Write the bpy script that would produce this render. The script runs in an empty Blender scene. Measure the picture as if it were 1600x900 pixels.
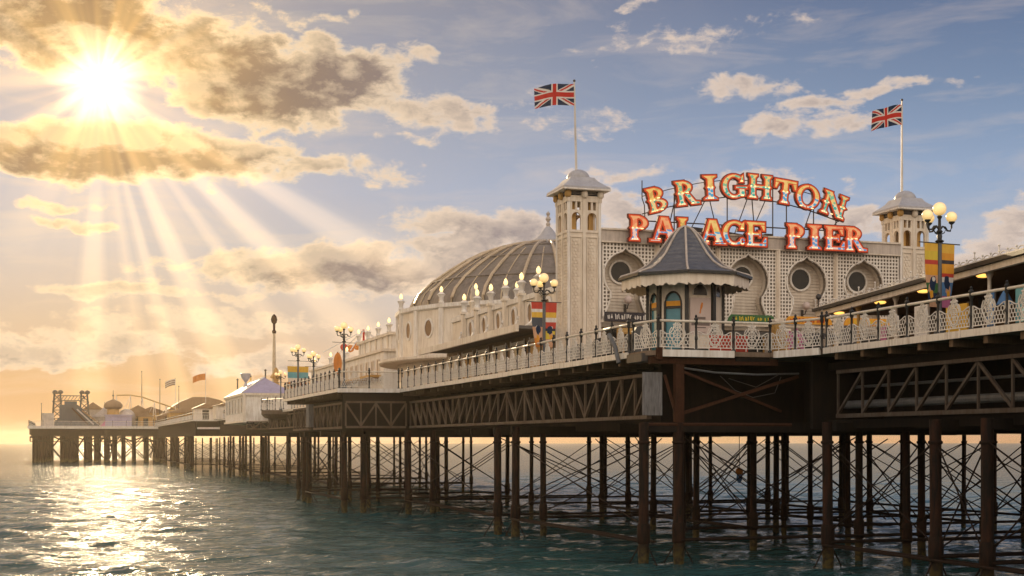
import bpy, math, random
import numpy as np
from math import sin, cos, pi, radians, sqrt, atan, atan2
from mathutils import Vector, Matrix
random.seed(7)
R = random.Random(11)
scene = bpy.context.scene
COL = scene.collection

# ------------------------------------------------------------------ frame of the place
# x runs across the pier, y out to sea along it, z up from the water.  The walking deck is at 9 m.
YAW = radians(17.83)
SUN_AZ = radians(1.13)          # from +y towards +x
SUN_EL = radians(14.1)

# ------------------------------------------------------------------ materials
MATS = {}

def new_mat(name):
    m = bpy.data.materials.new(name)
    m.use_nodes = True
    nt = m.node_tree
    b = nt.nodes['Principled BSDF']
    return m, nt, b

def N(nt, typ, **kw):
    n = nt.nodes.new(typ)
    for k, v in kw.items():
        setattr(n, k, v)
    return n

def mixcol(nt, fac, a, b, blend='MIX'):
    n = N(nt, 'ShaderNodeMix', data_type='RGBA', blend_type=blend)
    for sock, v in ((0, fac), (6, a), (7, b)):
        if hasattr(v, 'is_linked') or isinstance(v, bpy.types.NodeSocket):
            nt.links.new(v, n.inputs[sock])
        elif sock == 0:
            n.inputs[0].default_value = v
        else:
            n.inputs[sock].default_value = (*v[:3], 1)
    return n.outputs[2]

def math_n(nt, op, a, b=None, c=None, clamp=False):
    n = N(nt, 'ShaderNodeMath', operation=op, use_clamp=clamp)
    for i, v in enumerate((a, b, c)):
        if v is None:
            continue
        if isinstance(v, bpy.types.NodeSocket):
            nt.links.new(v, n.inputs[i])
        else:
            n.inputs[i].default_value = v
    return n.outputs[0]

def ramp(nt, fac, stops, interp='LINEAR'):
    n = N(nt, 'ShaderNodeValToRGB')
    n.color_ramp.interpolation = interp
    el = n.color_ramp.elements
    while len(el) > 1:
        el.remove(el[0])
    el[0].position = stops[0][0]
    el[0].color = (*stops[0][1][:3], 1)
    for p, c in stops[1:]:
        e = el.new(p)
        e.color = (*c[:3], 1)
    nt.links.new(fac, n.inputs[0])
    return n.outputs[0]

def noise(nt, vec, scale, detail=4, rough=.55, dist=0.0):
    n = N(nt, 'ShaderNodeTexNoise')
    n.inputs['Scale'].default_value = scale
    n.inputs['Detail'].default_value = detail
    n.inputs['Roughness'].default_value = rough
    n.inputs['Distortion'].default_value = dist
    if vec is not None:
        nt.links.new(vec, n.inputs['Vector'])
    return n.outputs['Fac']

def scaled(nt, vec, s):
    n = N(nt, 'ShaderNodeVectorMath', operation='MULTIPLY')
    nt.links.new(vec, n.inputs[0])
    n.inputs[1].default_value = s
    return n.outputs[0]

def weathered(name, col, dark, rough=.6, scale=1.2, streak=.5, amount=(.4, .75), metal=0.0, bump=.15, bump_scale=25, emit=None, spec=.4):
    """base colour worn towards a second colour by blotches and downward streaks"""
    m, nt, b = new_mat(name)
    pos = N(nt, 'ShaderNodeNewGeometry').outputs['Position']
    n1 = noise(nt, pos, scale, 5, .6)
    n2 = noise(nt, scaled(nt, pos, (4.0, 4.0, .45)), scale * 1.3, 4, .6)
    f = math_n(nt, 'ADD', math_n(nt, 'MULTIPLY', n1, 1 - streak), math_n(nt, 'MULTIPLY', n2, streak))
    f2 = N(nt, 'ShaderNodeMapRange')
    f2.inputs[1].default_value, f2.inputs[2].default_value = amount
    nt.links.new(f, f2.inputs[0])
    c = mixcol(nt, f2.outputs[0], col, dark)
    nt.links.new(c, b.inputs['Base Color'])
    b.inputs['Roughness'].default_value = rough
    b.inputs['Metallic'].default_value = metal
    b.inputs['Specular IOR Level'].default_value = .12 if rough >= .75 else spec
    if bump:
        bn = N(nt, 'ShaderNodeBump')
        bn.inputs['Strength'].default_value = bump
        bn.inputs['Distance'].default_value = .02
        nt.links.new(noise(nt, pos, bump_scale, 3), bn.inputs['Height'])
        nt.links.new(bn.outputs[0], b.inputs['Normal'])
    if emit:
        b.inputs['Emission Color'].default_value = (*emit[0], 1)
        b.inputs['Emission Strength'].default_value = emit[1]
    MATS[name] = m
    return m

def M(n):
    return MATS[n]

weathered('cream', (.82, .74, .62), (.52, .42, .31), scale=.9, streak=.65, amount=(.42, .76))
weathered('white_paint', (.84, .81, .75), (.50, .42, .33), scale=1.0, streak=.65, amount=(.43, .74))
weathered('lattice_white', (.84, .79, .71), (.55, .48, .40), scale=1.2, amount=(.45, .85), bump=0)
weathered('lattice_back', (.34, .29, .24), (.22, .18, .14), scale=1.4)  # backing darkened to hold the shade between the lattice bars
weathered('clapboard', (.70, .63, .53), (.48, .40, .32), scale=1.1)
weathered('stucco', (.60, .53, .46), (.36, .31, .27), scale=1.3, amount=(.4, .7))
weathered('fascia', (.70, .66, .59), (.28, .22, .17), rough=.42, scale=1.6, streak=.75, amount=(.5, .8))
weathered('ironwork', (.74, .70, .63), (.36, .24, .16), scale=3.0, amount=(.55, .9), bump=0)
weathered('handrail', (.78, .72, .60), (.48, .40, .30), rough=.32, scale=2.0)
weathered('black_iron', (.018, .020, .020), (.05, .045, .04), rough=.45, scale=3)
weathered('dark_metal', (.05, .047, .045), (.10, .08, .065), rough=.5, scale=2)
weathered('leg_iron', (.014, .011, .009), (.042, .019, .011), rough=.85, scale=1.7, streak=.6, amount=(.42, .72), bump=.5, bump_scale=12)
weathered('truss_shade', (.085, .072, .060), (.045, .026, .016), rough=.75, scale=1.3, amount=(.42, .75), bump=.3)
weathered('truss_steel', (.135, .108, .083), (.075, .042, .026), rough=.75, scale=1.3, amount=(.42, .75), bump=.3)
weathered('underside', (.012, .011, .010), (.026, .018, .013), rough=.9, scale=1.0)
weathered('rod_iron', (.012, .010, .009), (.035, .018, .011), rough=.85, scale=2)
weathered('joist_wood', (.16, .11, .07), (.07, .045, .028), rough=.85, scale=3)
weathered('rust', (.062, .026, .014), (.028, .015, .010), rough=.85, scale=2.5)
weathered('decking', (.24, .18, .13), (.13, .095, .07), rough=.85, scale=3)
weathered('plank_grey', (.22, .22, .225), (.10, .095, .09), rough=.9, scale=3, streak=.9, amount=(.35, .7))
weathered('pipe_grey', (.13, .14, .15), (.06, .055, .05), rough=.5, scale=2)
weathered('lead', (.25, .215, .18), (.14, .115, .09), rough=.42, scale=.8, amount=(.4, .65))
weathered('dome_rib', (.62, .50, .34), (.36, .27, .17), rough=.3, scale=2)
weathered('roof_metal', (.48, .48, .50), (.33, .32, .33), rough=.42, scale=1.5)
weathered('dark_roof', (.075, .072, .075), (.035, .032, .03), rough=.7, scale=2)
weathered('lilac', (.42, .38, .52), (.30, .26, .36), scale=.6)
weathered('slide_blue', (.06, .075, .10), (.035, .04, .05), scale=.5)
weathered('brown_roof', (.30, .19, .10), (.2, .12, .06), scale=.4)
weathered('ochre', (.55, .33, .10), (.36, .2, .06), scale=.8)
weathered('orange', (.72, .26, .04), (.5, .16, .03), scale=1.4)
weathered('red', (.58, .06, .03), (.42, .04, .03), scale=1.4)
weathered('yellow', (.80, .50, .06), (.62, .34, .04), scale=1.4)
weathered('blue', (.10, .25, .50), (.06, .15, .33), scale=1.4)
weathered('skin_tone', (.68, .40, .24), (.5, .25, .14), scale=2.5)
weathered('pink', (.62, .20, .38), (.45, .12, .26), scale=1.6)
weathered('turquoise', (.16, .45, .50), (.10, .30, .36), scale=1.6)
weathered('green', (.05, .16, .05), (.03, .09, .03), scale=1.6)
weathered('sign_black', (.025, .022, .030), (.05, .045, .05), scale=1.6)
weathered('sign_text', (.72, .70, .66), (.6, .55, .5), bump=0)
weathered('sign_yellow', (.75, .58, .05), (.6, .40, .04), bump=0)
weathered('sign_amber', (.80, .38, .03), (.62, .25, .02), bump=0)
weathered('sign_red', (.55, .10, .02), (.4, .06, .02), bump=0)
weathered('flag_red', (.56, .045, .035), (.48, .04, .03), rough=.85, bump=0)
weathered('flag_white', (.74, .70, .66), (.66, .62, .58), rough=.85, bump=0)
weathered('flag_blue', (.022, .040, .085), (.018, .03, .065), rough=.85, bump=0)
weathered('letter_case', (.16, .022, .012), (.09, .014, .010), rough=.5, scale=3)
weathered('letter_face', (.66, .075, .012), (.50, .045, .012), rough=.4, scale=4, emit=((1, .09, .01), .20))
weathered('letter_bulb', (.95, .8, .5), (.9, .7, .4), rough=.3, emit=((1, .70, .32), 1.3))
weathered('poster', (.60, .50, .46), (.52, .42, .38), bump=0)
weathered('poster_mark', (.16, .13, .12), (.2, .16, .14), bump=0)
weathered('roof_felt', (.16, .15, .145), (.09, .085, .08), rough=.9, scale=1.2)


def glass(name, col, rough=.08):
    m, nt, b = new_mat(name)
    pos = N(nt, 'ShaderNodeNewGeometry').outputs['Position']
    n = noise(nt, pos, 2.2, 3)
    nt.links.new(mixcol(nt, n, col, tuple(c * .55 for c in col)), b.inputs['Base Color'])
    b.inputs['Roughness'].default_value = rough
    b.inputs['Specular IOR Level'].default_value = .3
    MATS[name] = m
glass('dark_glass', (.035, .034, .030), .22)
glass('blue_glass', (.12, .34, .42), .12)

def globe_mat(name, col, strength):
    m, nt, b = new_mat(name)
    b.inputs['Base Color'].default_value = (.86, .74, .52, 1)
    b.inputs['Roughness'].default_value = .25
    b.inputs['Subsurface Weight'].default_value = 0
    lw = N(nt, 'ShaderNodeLayerWeight')
    lw.inputs[0].default_value = .35
    st = math_n(nt, 'MULTIPLY', math_n(nt, 'SUBTRACT', 1.25, lw.outputs['Facing']), strength)
    b.inputs['Emission Color'].default_value = (*col, 1)
    nt.links.new(st, b.inputs['Emission Strength'])
    MATS[name] = m
globe_mat('lamp_globe', (1, .62, .20), .62)
globe_mat('lamp_bulb', (1, .66, .24), 1.6)
globe_mat('ceiling_glow', (1, .50, .10), 2.2)

def slate():
    m, nt, b = new_mat('slate')
    pos = N(nt, 'ShaderNodeNewGeometry').outputs['Position']
    v = N(nt, 'ShaderNodeTexVoronoi')
    v.inputs['Scale'].default_value = 3.2
    nt.links.new(scaled(nt, pos, (1, 1, 1.8)), v.inputs['Vector'])
    n = noise(nt, pos, 6, 4)
    c = mixcol(nt, v.outputs['Color'], (.115, .122, .142), (.20, .205, .225))
    c = mixcol(nt, n, c, (.06, .065, .08))
    nt.links.new(c, b.inputs['Base Color'])
    b.inputs['Roughness'].default_value = .5
    w = N(nt, 'ShaderNodeTexWave', wave_type='BANDS', bands_direction='Z')
    w.inputs['Scale'].default_value = 1.7
    w.inputs['Distortion'].default_value = 1.5
    nt.links.new(pos, w.inputs['Vector'])
    bn = N(nt, 'ShaderNodeBump')
    bn.inputs['Strength'].default_value = .5
    bn.inputs['Distance'].default_value = .04
    nt.links.new(math_n(nt, 'ADD', w.outputs['Fac'], n), bn.inputs['Height'])
    nt.links.new(bn.outputs[0], b.inputs['Normal'])
    MATS['slate'] = m
slate()

def leg_wet():
    """iron leg: rust above, a yellow-green weed band near the water"""
    m, nt, b = new_mat('leg_tidal')
    pos = N(nt, 'ShaderNodeNewGeometry').outputs['Position']
    sep = N(nt, 'ShaderNodeSeparateXYZ')
    nt.links.new(pos, sep.inputs[0])
    n1 = noise(nt, scaled(nt, pos, (3, 3, .5)), 1.4, 5, .65)
    n2 = noise(nt, pos, 5, 4)
    iron = mixcol(nt, ramp(nt, n1, [(.42, (0, 0, 0)), (.66, (1, 1, 1))]), (.012, .0095, .008), (.042, .018, .010))
    weed = mixcol(nt, ramp(nt, n2, [(.40, (0, 0, 0)), (.62, (1, 1, 1))]), (.028, .024, .016), (.085, .066, .022))
    z = math_n(nt, 'ADD', sep.outputs[2], math_n(nt, 'MULTIPLY', n2, 1.0))
    f = ramp(nt, math_n(nt, 'DIVIDE', z, 3.0), [(.30, (1, 1, 1)), (.56, (0, 0, 0))])
    nt.links.new(mixcol(nt, f, iron, weed), b.inputs['Base Color'])
    b.inputs['Roughness'].default_value = .8
    b.inputs['Specular IOR Level'].default_value = .15
    bn = N(nt, 'ShaderNodeBump')
    bn.inputs['Strength'].default_value = .6
    bn.inputs['Distance'].default_value = .03
    nt.links.new(noise(nt, pos, 11, 4), bn.inputs['Height'])
    nt.links.new(bn.outputs[0], b.inputs['Normal'])
    MATS['leg_tidal'] = m
leg_wet()

def letter_inlay(name, top, low, spots):
    m, nt, b = new_mat(name)
    oc = N(nt, 'ShaderNodeTexCoord').outputs['Object']
    sep = N(nt, 'ShaderNodeSeparateXYZ')
    nt.links.new(oc, sep.inputs[0])
    v = N(nt, 'ShaderNodeTexVoronoi')
    v.inputs['Scale'].default_value = 6.5
    nt.links.new(oc, v.inputs['Vector'])
    f = math_n(nt, 'LESS_THAN', v.outputs['Distance'], .44)
    up = math_n(nt, 'GREATER_THAN', sep.outputs[2], .5)
    c1 = mixcol(nt, f, top, spots[0])
    c2 = mixcol(nt, f, low, spots[1])
    c = mixcol(nt, up, c2, c1)
    nt.links.new(c, b.inputs['Base Color'])
    nt.links.new(c, b.inputs['Emission Color'])
    b.inputs['Emission Strength'].default_value = .30
    b.inputs['Roughness'].default_value = .35
    MATS[name] = m
letter_inlay('inlay_gold', (.88, .58, .16), (.86, .66, .30), ((.62, .42, .10), (.10, .50, .34)))
letter_inlay('inlay_sky', (.88, .60, .20), (.84, .74, .58), ((.72, .52, .14), (.06, .40, .72)))
letter_inlay('inlay_teal', (.88, .62, .22), (.84, .74, .50), ((.20, .55, .34), (.05, .48, .42)))
letter_inlay('inlay_pink', (.86, .42, .18), (.84, .62, .56), ((.80, .26, .12), (.12, .36, .70)))

# ------------------------------------------------------------------ mesh builder
class MB:
    def __init__(self):
        self.v, self.f, self.m = [], [], []

    def add(self, vs, fs, mi=0):
        o = len(self.v)
        self.v.extend(tuple(p) for p in vs)
        self.f.extend(tuple(i + o for i in f) for f in fs)
        self.m.extend([mi] * len(fs))
        return self

    def box(self, x0, x1, y0, y1, z0, z1, mi=0):
        vs = [(x0, y0, z0), (x1, y0, z0), (x1, y1, z0), (x0, y1, z0), (x0, y0, z1), (x1, y0, z1), (x1, y1, z1), (x0, y1, z1)]
        return self.add(vs, [(0, 3, 2, 1), (4, 5, 6, 7), (0, 1, 5, 4), (1, 2, 6, 5), (2, 3, 7, 6), (3, 0, 4, 7)], mi)

    def bar(self, p, q, w, h=None, mi=0, up=(0, 0, 1)):
        """a square bar from p to q, w across and h along up"""
        h = w if h is None else h
        p, q = Vector(p), Vector(q)
        d = (q - p)
        if d.length < 1e-6:
            return self
        d.normalize()
        u = Vector(up)
        if abs(d.dot(u)) > .98:
            u = Vector((0, 1, 0)) if abs(d.y) < .9 else Vector((1, 0, 0))
        s = d.cross(u).normalized()
        u = s.cross(d).normalized()
        vs = []
        for c in (p, q):
            for a, b in ((-1, -1), (1, -1), (1, 1), (-1, 1)):
                vs.append(c + s * (a * w / 2) + u * (b * h / 2))
        return self.add(vs, [(0, 1, 2, 3), (7, 6, 5, 4), (0, 4, 5, 1), (1, 5, 6, 2), (2, 6, 7, 3), (3, 7, 4, 0)], mi)

    def tube(self, pts, r, n=8, mi=0, cap=True):
        pts = [Vector(p) for p in pts]
        rs = r if isinstance(r, (list, tuple)) else [r] * len(pts)
        rings = []
        for i, p in enumerate(pts):
            d = (pts[min(i + 1, len(pts) - 1)] - pts[max(i - 1, 0)]).normalized()
            u = Vector((0, 0, 1)) if abs(d.z) < .95 else Vector((1, 0, 0))
            s = d.cross(u).normalized()
            t = s.cross(d).normalized()
            rings.append([p + (s * cos(2 * pi * k / n) + t * sin(2 * pi * k / n)) * rs[i] for k in range(n)])
        vs = [q for ring in rings for q in ring]
        fs = []
        for i in range(len(pts) - 1):
            for k in range(n):
                a, b = i * n + k, i * n + (k + 1) % n
                fs.append((a, b, b + n, a + n))
        if cap:
            fs.append(tuple(range(n - 1, -1, -1)))
            fs.append(tuple((len(pts) - 1) * n + k for k in range(n)))
        return self.add(vs, fs, mi)

    def lathe(self, c, prof, n=16, mi=0, a0=0.0, closed=True):
        cx, cy, cz = c
        vs, fs = [], []
        for r, z in prof:
            for k in range(n):
                a = a0 + 2 * pi * k / n
                vs.append((cx + r * cos(a), cy + r * sin(a), cz + z))
        for i in range(len(prof) - 1):
            for k in range(n):
                a, b = i * n + k, i * n + (k + 1) % n
                fs.append((a, b, b + n, a + n))
        if closed:
            fs.append(tuple(range(n - 1, -1, -1)))
            fs.append(tuple((len(prof) - 1) * n + k for k in range(n)))
        return self.add(vs, fs, mi)

    def ball(self, c, r, n=16, m=10, mi=0, sz=1.0):
        prof = [(max(1e-3, r * sin(pi * i / m)), -r * sz * cos(pi * i / m)) for i in range(m + 1)]
        return self.lathe(c, prof, n, mi)

    def prism(self, outline, axis, a, b, mi=0):
        """a 2-D outline pushed from a to b along an axis ('x','y','z')"""
        n = len(outline)
        if axis == 'y':
            mk = lambda u, v, t: (u, t, v)
        elif axis == 'x':
            mk = lambda u, v, t: (t, u, v)
        else:
            mk = lambda u, v, t: (u, v, t)
        vs = [mk(u, v, a) for u, v in outline] + [mk(u, v, b) for u, v in outline]
        fs = [tuple(range(n)), tuple(range(2 * n - 1, n - 1, -1))]
        fs += [(i, i + n, (i + 1) % n + n, (i + 1) % n) for i in range(n)]
        return self.add(vs, fs, mi)

    def grid(self, rows, mi=0):
        """rows of points into quads"""
        n = len(rows[0])
        vs = [p for r in rows for p in r]
        fs = [(i * n + k, i * n + k + 1, (i + 1) * n + k + 1, (i + 1) * n + k) for i in range(len(rows) - 1) for k in range(n - 1)]
        return self.add(vs, fs, mi)

    def mesh(self, name, mats, smooth=False, fix=True):
        me = bpy.data.meshes.new(name)
        me.from_pydata(self.v, [], self.f)
        for x in (mats if isinstance(mats, (list, tuple)) else [mats]):
            me.materials.append(M(x))
        me.polygons.foreach_set('material_index', self.m)
        if fix:
            import bmesh
            bm = bmesh.new()
            bm.from_mesh(me)
            bmesh.ops.recalc_face_normals(bm, faces=bm.faces)
            bm.to_mesh(me)
            bm.free()
        if smooth:
            me.polygons.foreach_set('use_smooth', [True] * len(me.polygons))
            try:
                me.set_sharp_from_angle(angle=radians(40))
            except Exception:
                pass
        me.update()
        return me

    def build(self, name, mats, parent=None, loc=None, smooth=False):
        return put(name, self.mesh(name, mats, smooth), parent, loc)

def put(name, me, parent=None, loc=None, rot=None):
    o = bpy.data.objects.new(name, me)
    COL.objects.link(o)
    if loc is not None:
        o.location = loc
    if rot is not None:
        o.rotation_euler = rot
    if parent is not None:
        o.parent = parent
    return o

def tag(o, label, cat=None, group=None, kind=None):
    if label:
        o['label'] = label
    if cat:
        o['category'] = cat
    if group:
        o['group'] = group
    if kind:
        o['kind'] = kind
    return o

def thing(name, label, cat, loc=(0, 0, 0), rz=0.0, group=None):
    o = bpy.data.objects.new(name, None)
    COL.objects.link(o)
    o.location = loc
    o.rotation_euler = (0, 0, rz)
    o.empty_display_size = .3
    return tag(o, label, cat, group)

def dup(root, loc, rz, label, group=None):
    """a copy of a thing with copies of its parts and sub-parts"""
    r = root.copy()
    COL.objects.link(r)
    r.location = loc
    r.rotation_euler = (0, 0, rz)
    r['label'] = label
    if group:
        r['group'] = group
    def down(a, b):
        for ch in list(a.children):
            c = ch.copy()
            COL.objects.link(c)
            c.parent = b
            down(ch, c)
    down(root, r)
    return r

DK = 9.0        # deck level
WB = 6.25       # underside of the lattice girders

# ------------------------------------------------------------------ water
def build_sea():
    def axis(lo, hi, fine, c0, c1, grow):
        a = [c0]
        while a[-1] < c1:
            a.append(a[-1] + fine)
        s = fine
        while a[-1] < hi:
            s *= grow
            a.append(a[-1] + s)
        s = fine
        b = [c0]
        while b[-1] > lo:
            s *= grow
            b.append(b[-1] - s)
        return np.array(sorted(set(b[1:] + a)))
    xs = axis(-3500, 3500, .34, -34, 62, 1.030)
    ys = axis(-600, 3500, .34, 36, 150, 1.024)
    X, Y = np.meshgrid(xs, ys)
    Z = np.zeros_like(X)
    rg = np.random.default_rng(3)
    dx = np.gradient(xs)[None, :]
    dy = np.gradient(ys)[:, None]
    cell = np.maximum(np.abs(dx), np.abs(dy)) + 0 * X
    wind = radians(-100)
    for i in range(44):
        L = .9 * (1.085 ** i)
        if L > 9:
            break
        th = wind + rg.normal(0, .42)
        k = 2 * pi / L
        amp = .0100 * L ** .55 * rg.uniform(.7, 1.25)
        ph = rg.uniform(0, 2 * pi)
        fade = np.clip((L / cell - 2.6) / 3.0, 0, 1)
        w = np.sin(k * (X * cos(th) + Y * sin(th)) + ph + .8 * np.sin(.11 * k * (X * -sin(th) + Y * cos(th)) + ph * 2))
        Z += amp * fade * (w + .22 * np.cos(2 * (k * (X * cos(th) + Y * sin(th)) + ph)))
    nx, ny = len(xs), len(ys)
    co = np.stack([X.ravel(), Y.ravel(), Z.ravel()], 1).astype(np.float32)
    idx = np.arange(nx * ny).reshape(ny, nx)
    q = np.stack([idx[:-1, :-1], idx[:-1, 1:], idx[1:, 1:], idx[1:, :-1]], -1).reshape(-1, 4)
    me = bpy.data.meshes.new('sea')
    me.vertices.add(len(co))
    me.vertices.foreach_set('co', co.ravel())
    me.loops.add(q.size)
    me.loops.foreach_set('vertex_index', q.ravel().astype(np.int32))
    me.polygons.add(len(q))
    me.polygons.foreach_set('loop_start', np.arange(0, q.size, 4, dtype=np.int32))
    me.polygons.foreach_set('loop_total', np.full(len(q), 4, dtype=np.int32))
    me.update(calc_edges=True)
    me.polygons.foreach_set('use_smooth', [True] * len(q))
    m, nt, b = new_mat('sea_water')
    pos = N(nt, 'ShaderNodeNewGeometry').outputs['Position']
    big = noise(nt, scaled(nt, pos, (1, .6, 1)), .012, 3)
    c = mixcol(nt, big, (.025, .074, .076), (.038, .100, .104))
    nt.nodes.remove(b)
    df = N(nt, 'ShaderNodeBsdfDiffuse')
    nt.links.new(c, df.inputs['Color'])
    gs = N(nt, 'ShaderNodeBsdfGlossy')
    gs.inputs['Roughness'].default_value = .05
    fr = N(nt, 'ShaderNodeFresnel')
    fr.inputs['IOR'].default_value = 1.30
    sm = N(nt, 'ShaderNodeMixShader')
    nt.links.new(math_n(nt, 'MINIMUM', fr.outputs[0], .57), sm.inputs[0])
    nt.links.new(df.outputs[0], sm.inputs[1])
    nt.links.new(gs.outputs[0], sm.inputs[2])
    nt.links.new(sm.outputs[0], nt.nodes['Material Output'].inputs['Surface'])
    r1 = noise(nt, scaled(nt, pos, (.5, 1.0, 1)), 2.4, 4, .6, .4)
    r2 = noise(nt, scaled(nt, pos, (.45, 1.0, 1)), .75, 4, .55, .3)
    r3 = noise(nt, scaled(nt, pos, (.4, 1.0, 1)), .22, 3, .5, .2)
    h = math_n(nt, 'ADD', math_n(nt, 'MULTIPLY', r1, .20), math_n(nt, 'MULTIPLY', r2, .42))
    h = math_n(nt, 'ADD', h, math_n(nt, 'MULTIPLY', r3, .45))
    bn = N(nt, 'ShaderNodeBump')
    bn.inputs['Strength'].default_value = 1.0
    bn.inputs['Distance'].default_value = .50
    nt.links.new(h, bn.inputs['Height'])
    for nd in (df, gs, fr):
        nt.links.new(bn.outputs[0], nd.inputs['Normal'])
    me.materials.append(m)
    o = put('sea', me)
    tag(o, 'choppy sea with a golden glitter path', None, None, 'structure')
build_sea()

# ------------------------------------------------------------------ pier substructure
def leg_mesh(r, top, collar=True, n=12):
    b = MB()
    q = random.Random(int(r * 1000))
    zs = [-4.0, -.5] + [i * .14 for i in range(0, 12)] + [1.9, 3.0, 4.2, top]
    n = 14
    vs_, fs_ = [], []
    for i, z in enumerate(zs):
        for k in range(n):
            crust = max(0.0, 1 - abs(z - .45) / 1.0)
            rr0 = r * (1 + crust * q.uniform(-.02, .20)) * (1.0 if z < 3 else .985)
            vs_.append((rr0 * cos(2 * pi * k / n), rr0 * sin(2 * pi * k / n), z + (q.uniform(-.03, .03) if 0 < i < 12 else 0)))
    for i in range(len(zs) - 1):
        for k in range(n):
            fs_.append((i * n + k, i * n + (k + 1) % n, (i + 1) * n + (k + 1) % n, (i + 1) * n + k))
    fs_.append(tuple((len(zs) - 1) * n + k for k in range(n)))
    b.add(vs_, fs_)
    return b.mesh('leg', 'leg_tidal', True)
LEG_FAT = leg_mesh(.215, 6.0)
LEG_MID = leg_mesh(.165, 6.0)
LEG_THIN = leg_mesh(.13, 6.0)
def collar_mesh(r):
    lo = MB().lathe((0, 0, .95), [(r + .02, 0), (r + .06, .05), (r + .06, .75), (r + .02, .85)], 12, closed=False).mesh('collar', 'leg_iron', True)
    hi = MB().lathe((0, 0, 5.1), [(r + .005, 0), (r + .05, .04), (r + .05, .10), (r + .005, .14)], 12, closed=False).mesh('bracket_ring', 'leg_iron', True)
    return lo, hi
COL_FAT, COL_MID, COL_THIN = collar_mesh(.215), collar_mesh(.165), collar_mesh(.13)

def add_leg(par, x, y, kind='mid'):
    me, cm = {'fat': (LEG_FAT, COL_FAT), 'mid': (LEG_MID, COL_MID), 'thin': (LEG_THIN, COL_THIN)}[kind]
    o = put('leg', me, par, (x, y, 0), (R.uniform(-.008, .008), R.uniform(-.008, .008), R.uniform(0, 6.28)))
    if kind == 'fat' and y < 125:
        for s in R.sample((.4, 1.9, 3.5, 5.0), 2):
            MB().tube([(.2 * cos(s), .2 * sin(s), .95), (1.7 * cos(s), 1.7 * sin(s), -1.0)], .032, 5).build('strut', 'rod_iron', par, (x, y, 0))
    put('collar', cm[0], o)
    put('bracket_ring', cm[1], o)
    return o

def x_brace(par, p, q, z0=1.35, z1=5.45, r=.032, pre=True):
    """crossed tie rods between two legs at p and q (x, y)"""
    if z1 == 5.45:
        z0 += R.uniform(-.12, .25)
        z1 += R.uniform(-.45, .05)
    b = MB()
    d = Vector((q[0] - p[0], q[1] - p[1], 0))
    nrm = Vector((-d.y, d.x, 0)).normalized() * .05
    off = Vector((nrm.x, nrm.y, 0))
    a0, a1 = Vector((p[0], p[1], z0)), Vector((p[0], p[1], z1))
    b0, b1 = Vector((q[0], q[1], z0)), Vector((q[0], q[1], z1))
    sag = Vector((0, 0, -R.uniform(0, .10)))
    b.tube([a0 + off, a0.lerp(b1, .5) + off + sag, b1 + off], r, 5)
    if z1 > 6 or R.random() > .06:
        b.tube([a1 - off, a1.lerp(b0, .5) - off + sag, b0 - off], r, 5)
    return b.build('cross_brace', 'rod_iron', par)

def tie_beam(par, p, q, z=1.08, r=.058):
    b = MB()
    d = Vector((q[0] - p[0], q[1] - p[1], 0)).normalized()
    s = Vector((-d.y, d.x, 0)) * .24
    for k in (-1, 1):
        b.tube([Vector((p[0], p[1], z)) + s * k, Vector((q[0], q[1], z)) + s * k], r, 6)
    return b.build('tie_beam_frame', 'rod_iron', par)

def lattice_girder(par, p, q, n, z0=WB, z1=8.05, pattern='N', w=.13, mat='truss_steel'):
    """an open girder of chords, uprights and diagonals from p to q"""
    b = MB()
    p, q = Vector((*p, 0)), Vector((*q, 0))
    at = lambda t, z: p.lerp(q, t) + Vector((0, 0, z))
    b.bar(at(0, z0), at(1, z0), .22, .16)
    b.bar(at(0, z1), at(1, z1), .20, .14)
    for i in range(n + 1):
        t = i / n
        b.bar(at(t, z0 + .08), at(t, z1 - .07), w * .8)
        if i < n:
            u = (i + 1) / n
            flip = (i < n // 2) if pattern == 'N' else (i >= 5) if pattern == 'M' else (i % 2 == 0)
            if flip:
                b.bar(at(t, z1 - .08), at(u, z0 + .09), w)
            else:
                b.bar(at(t, z0 + .09), at(u, z1 - .08), w)
    return b.build('girder_lattice', mat, par)

def fascia_run(par, pts, z0=8.78, z1=9.03, t=.09, mat='fascia', name='edge_board'):
    for (a, c) in zip(pts[:-1], pts[1:]):
        L = sqrt((c[0] - a[0]) ** 2 + (c[1] - a[1]) ** 2)
        k = max(1, int(L / 4.2))
        b = MB()
        for i in range(k):
            f0, f1 = i / k, (i + 1) / k - .012 / L * 2
            dz = R.uniform(-.012, .012)
            p0 = (a[0] + (c[0] - a[0]) * f0, a[1] + (c[1] - a[1]) * f0, (z0 + z1) / 2 + dz)
            p1 = (a[0] + (c[0] - a[0]) * f1, a[1] + (c[1] - a[1]) * f1, (z0 + z1) / 2 + dz)
            b.bar(p0, p1, t, z1 - z0)
        b.build(name + '_trim', mat, par)

# --- shore walkway
pw = thing('pier', 'shore end of the pier with a dark lattice girder under the long shelter', 'pier', (0, 0, 0))
MB().prism([(29.4, 4), (47.5, 4), (47.5, 51), (29.4, 49.8)], 'z', 8.8, 9.0).build('deck', 'decking', pw)
fascia_run(pw, [(29.33, 49.6), (29.33, 4.0)])
for i in range(23):
    y = 48.8 - i * 1.9
    MB().box(29.42, 32.2, y - .11, y + .11, 8.52, 8.795).build('joist', 'joist_wood', pw)
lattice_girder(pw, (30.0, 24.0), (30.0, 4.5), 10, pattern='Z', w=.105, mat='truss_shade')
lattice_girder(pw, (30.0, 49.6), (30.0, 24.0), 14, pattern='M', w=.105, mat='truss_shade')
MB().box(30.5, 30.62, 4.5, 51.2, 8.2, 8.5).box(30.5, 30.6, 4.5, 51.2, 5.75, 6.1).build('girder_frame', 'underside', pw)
MB().tube([(31.2, 51, 6.75), (31.2, 4.5, 6.75)], .17, 10).build('pipe', 'pipe_grey', pw)
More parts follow.
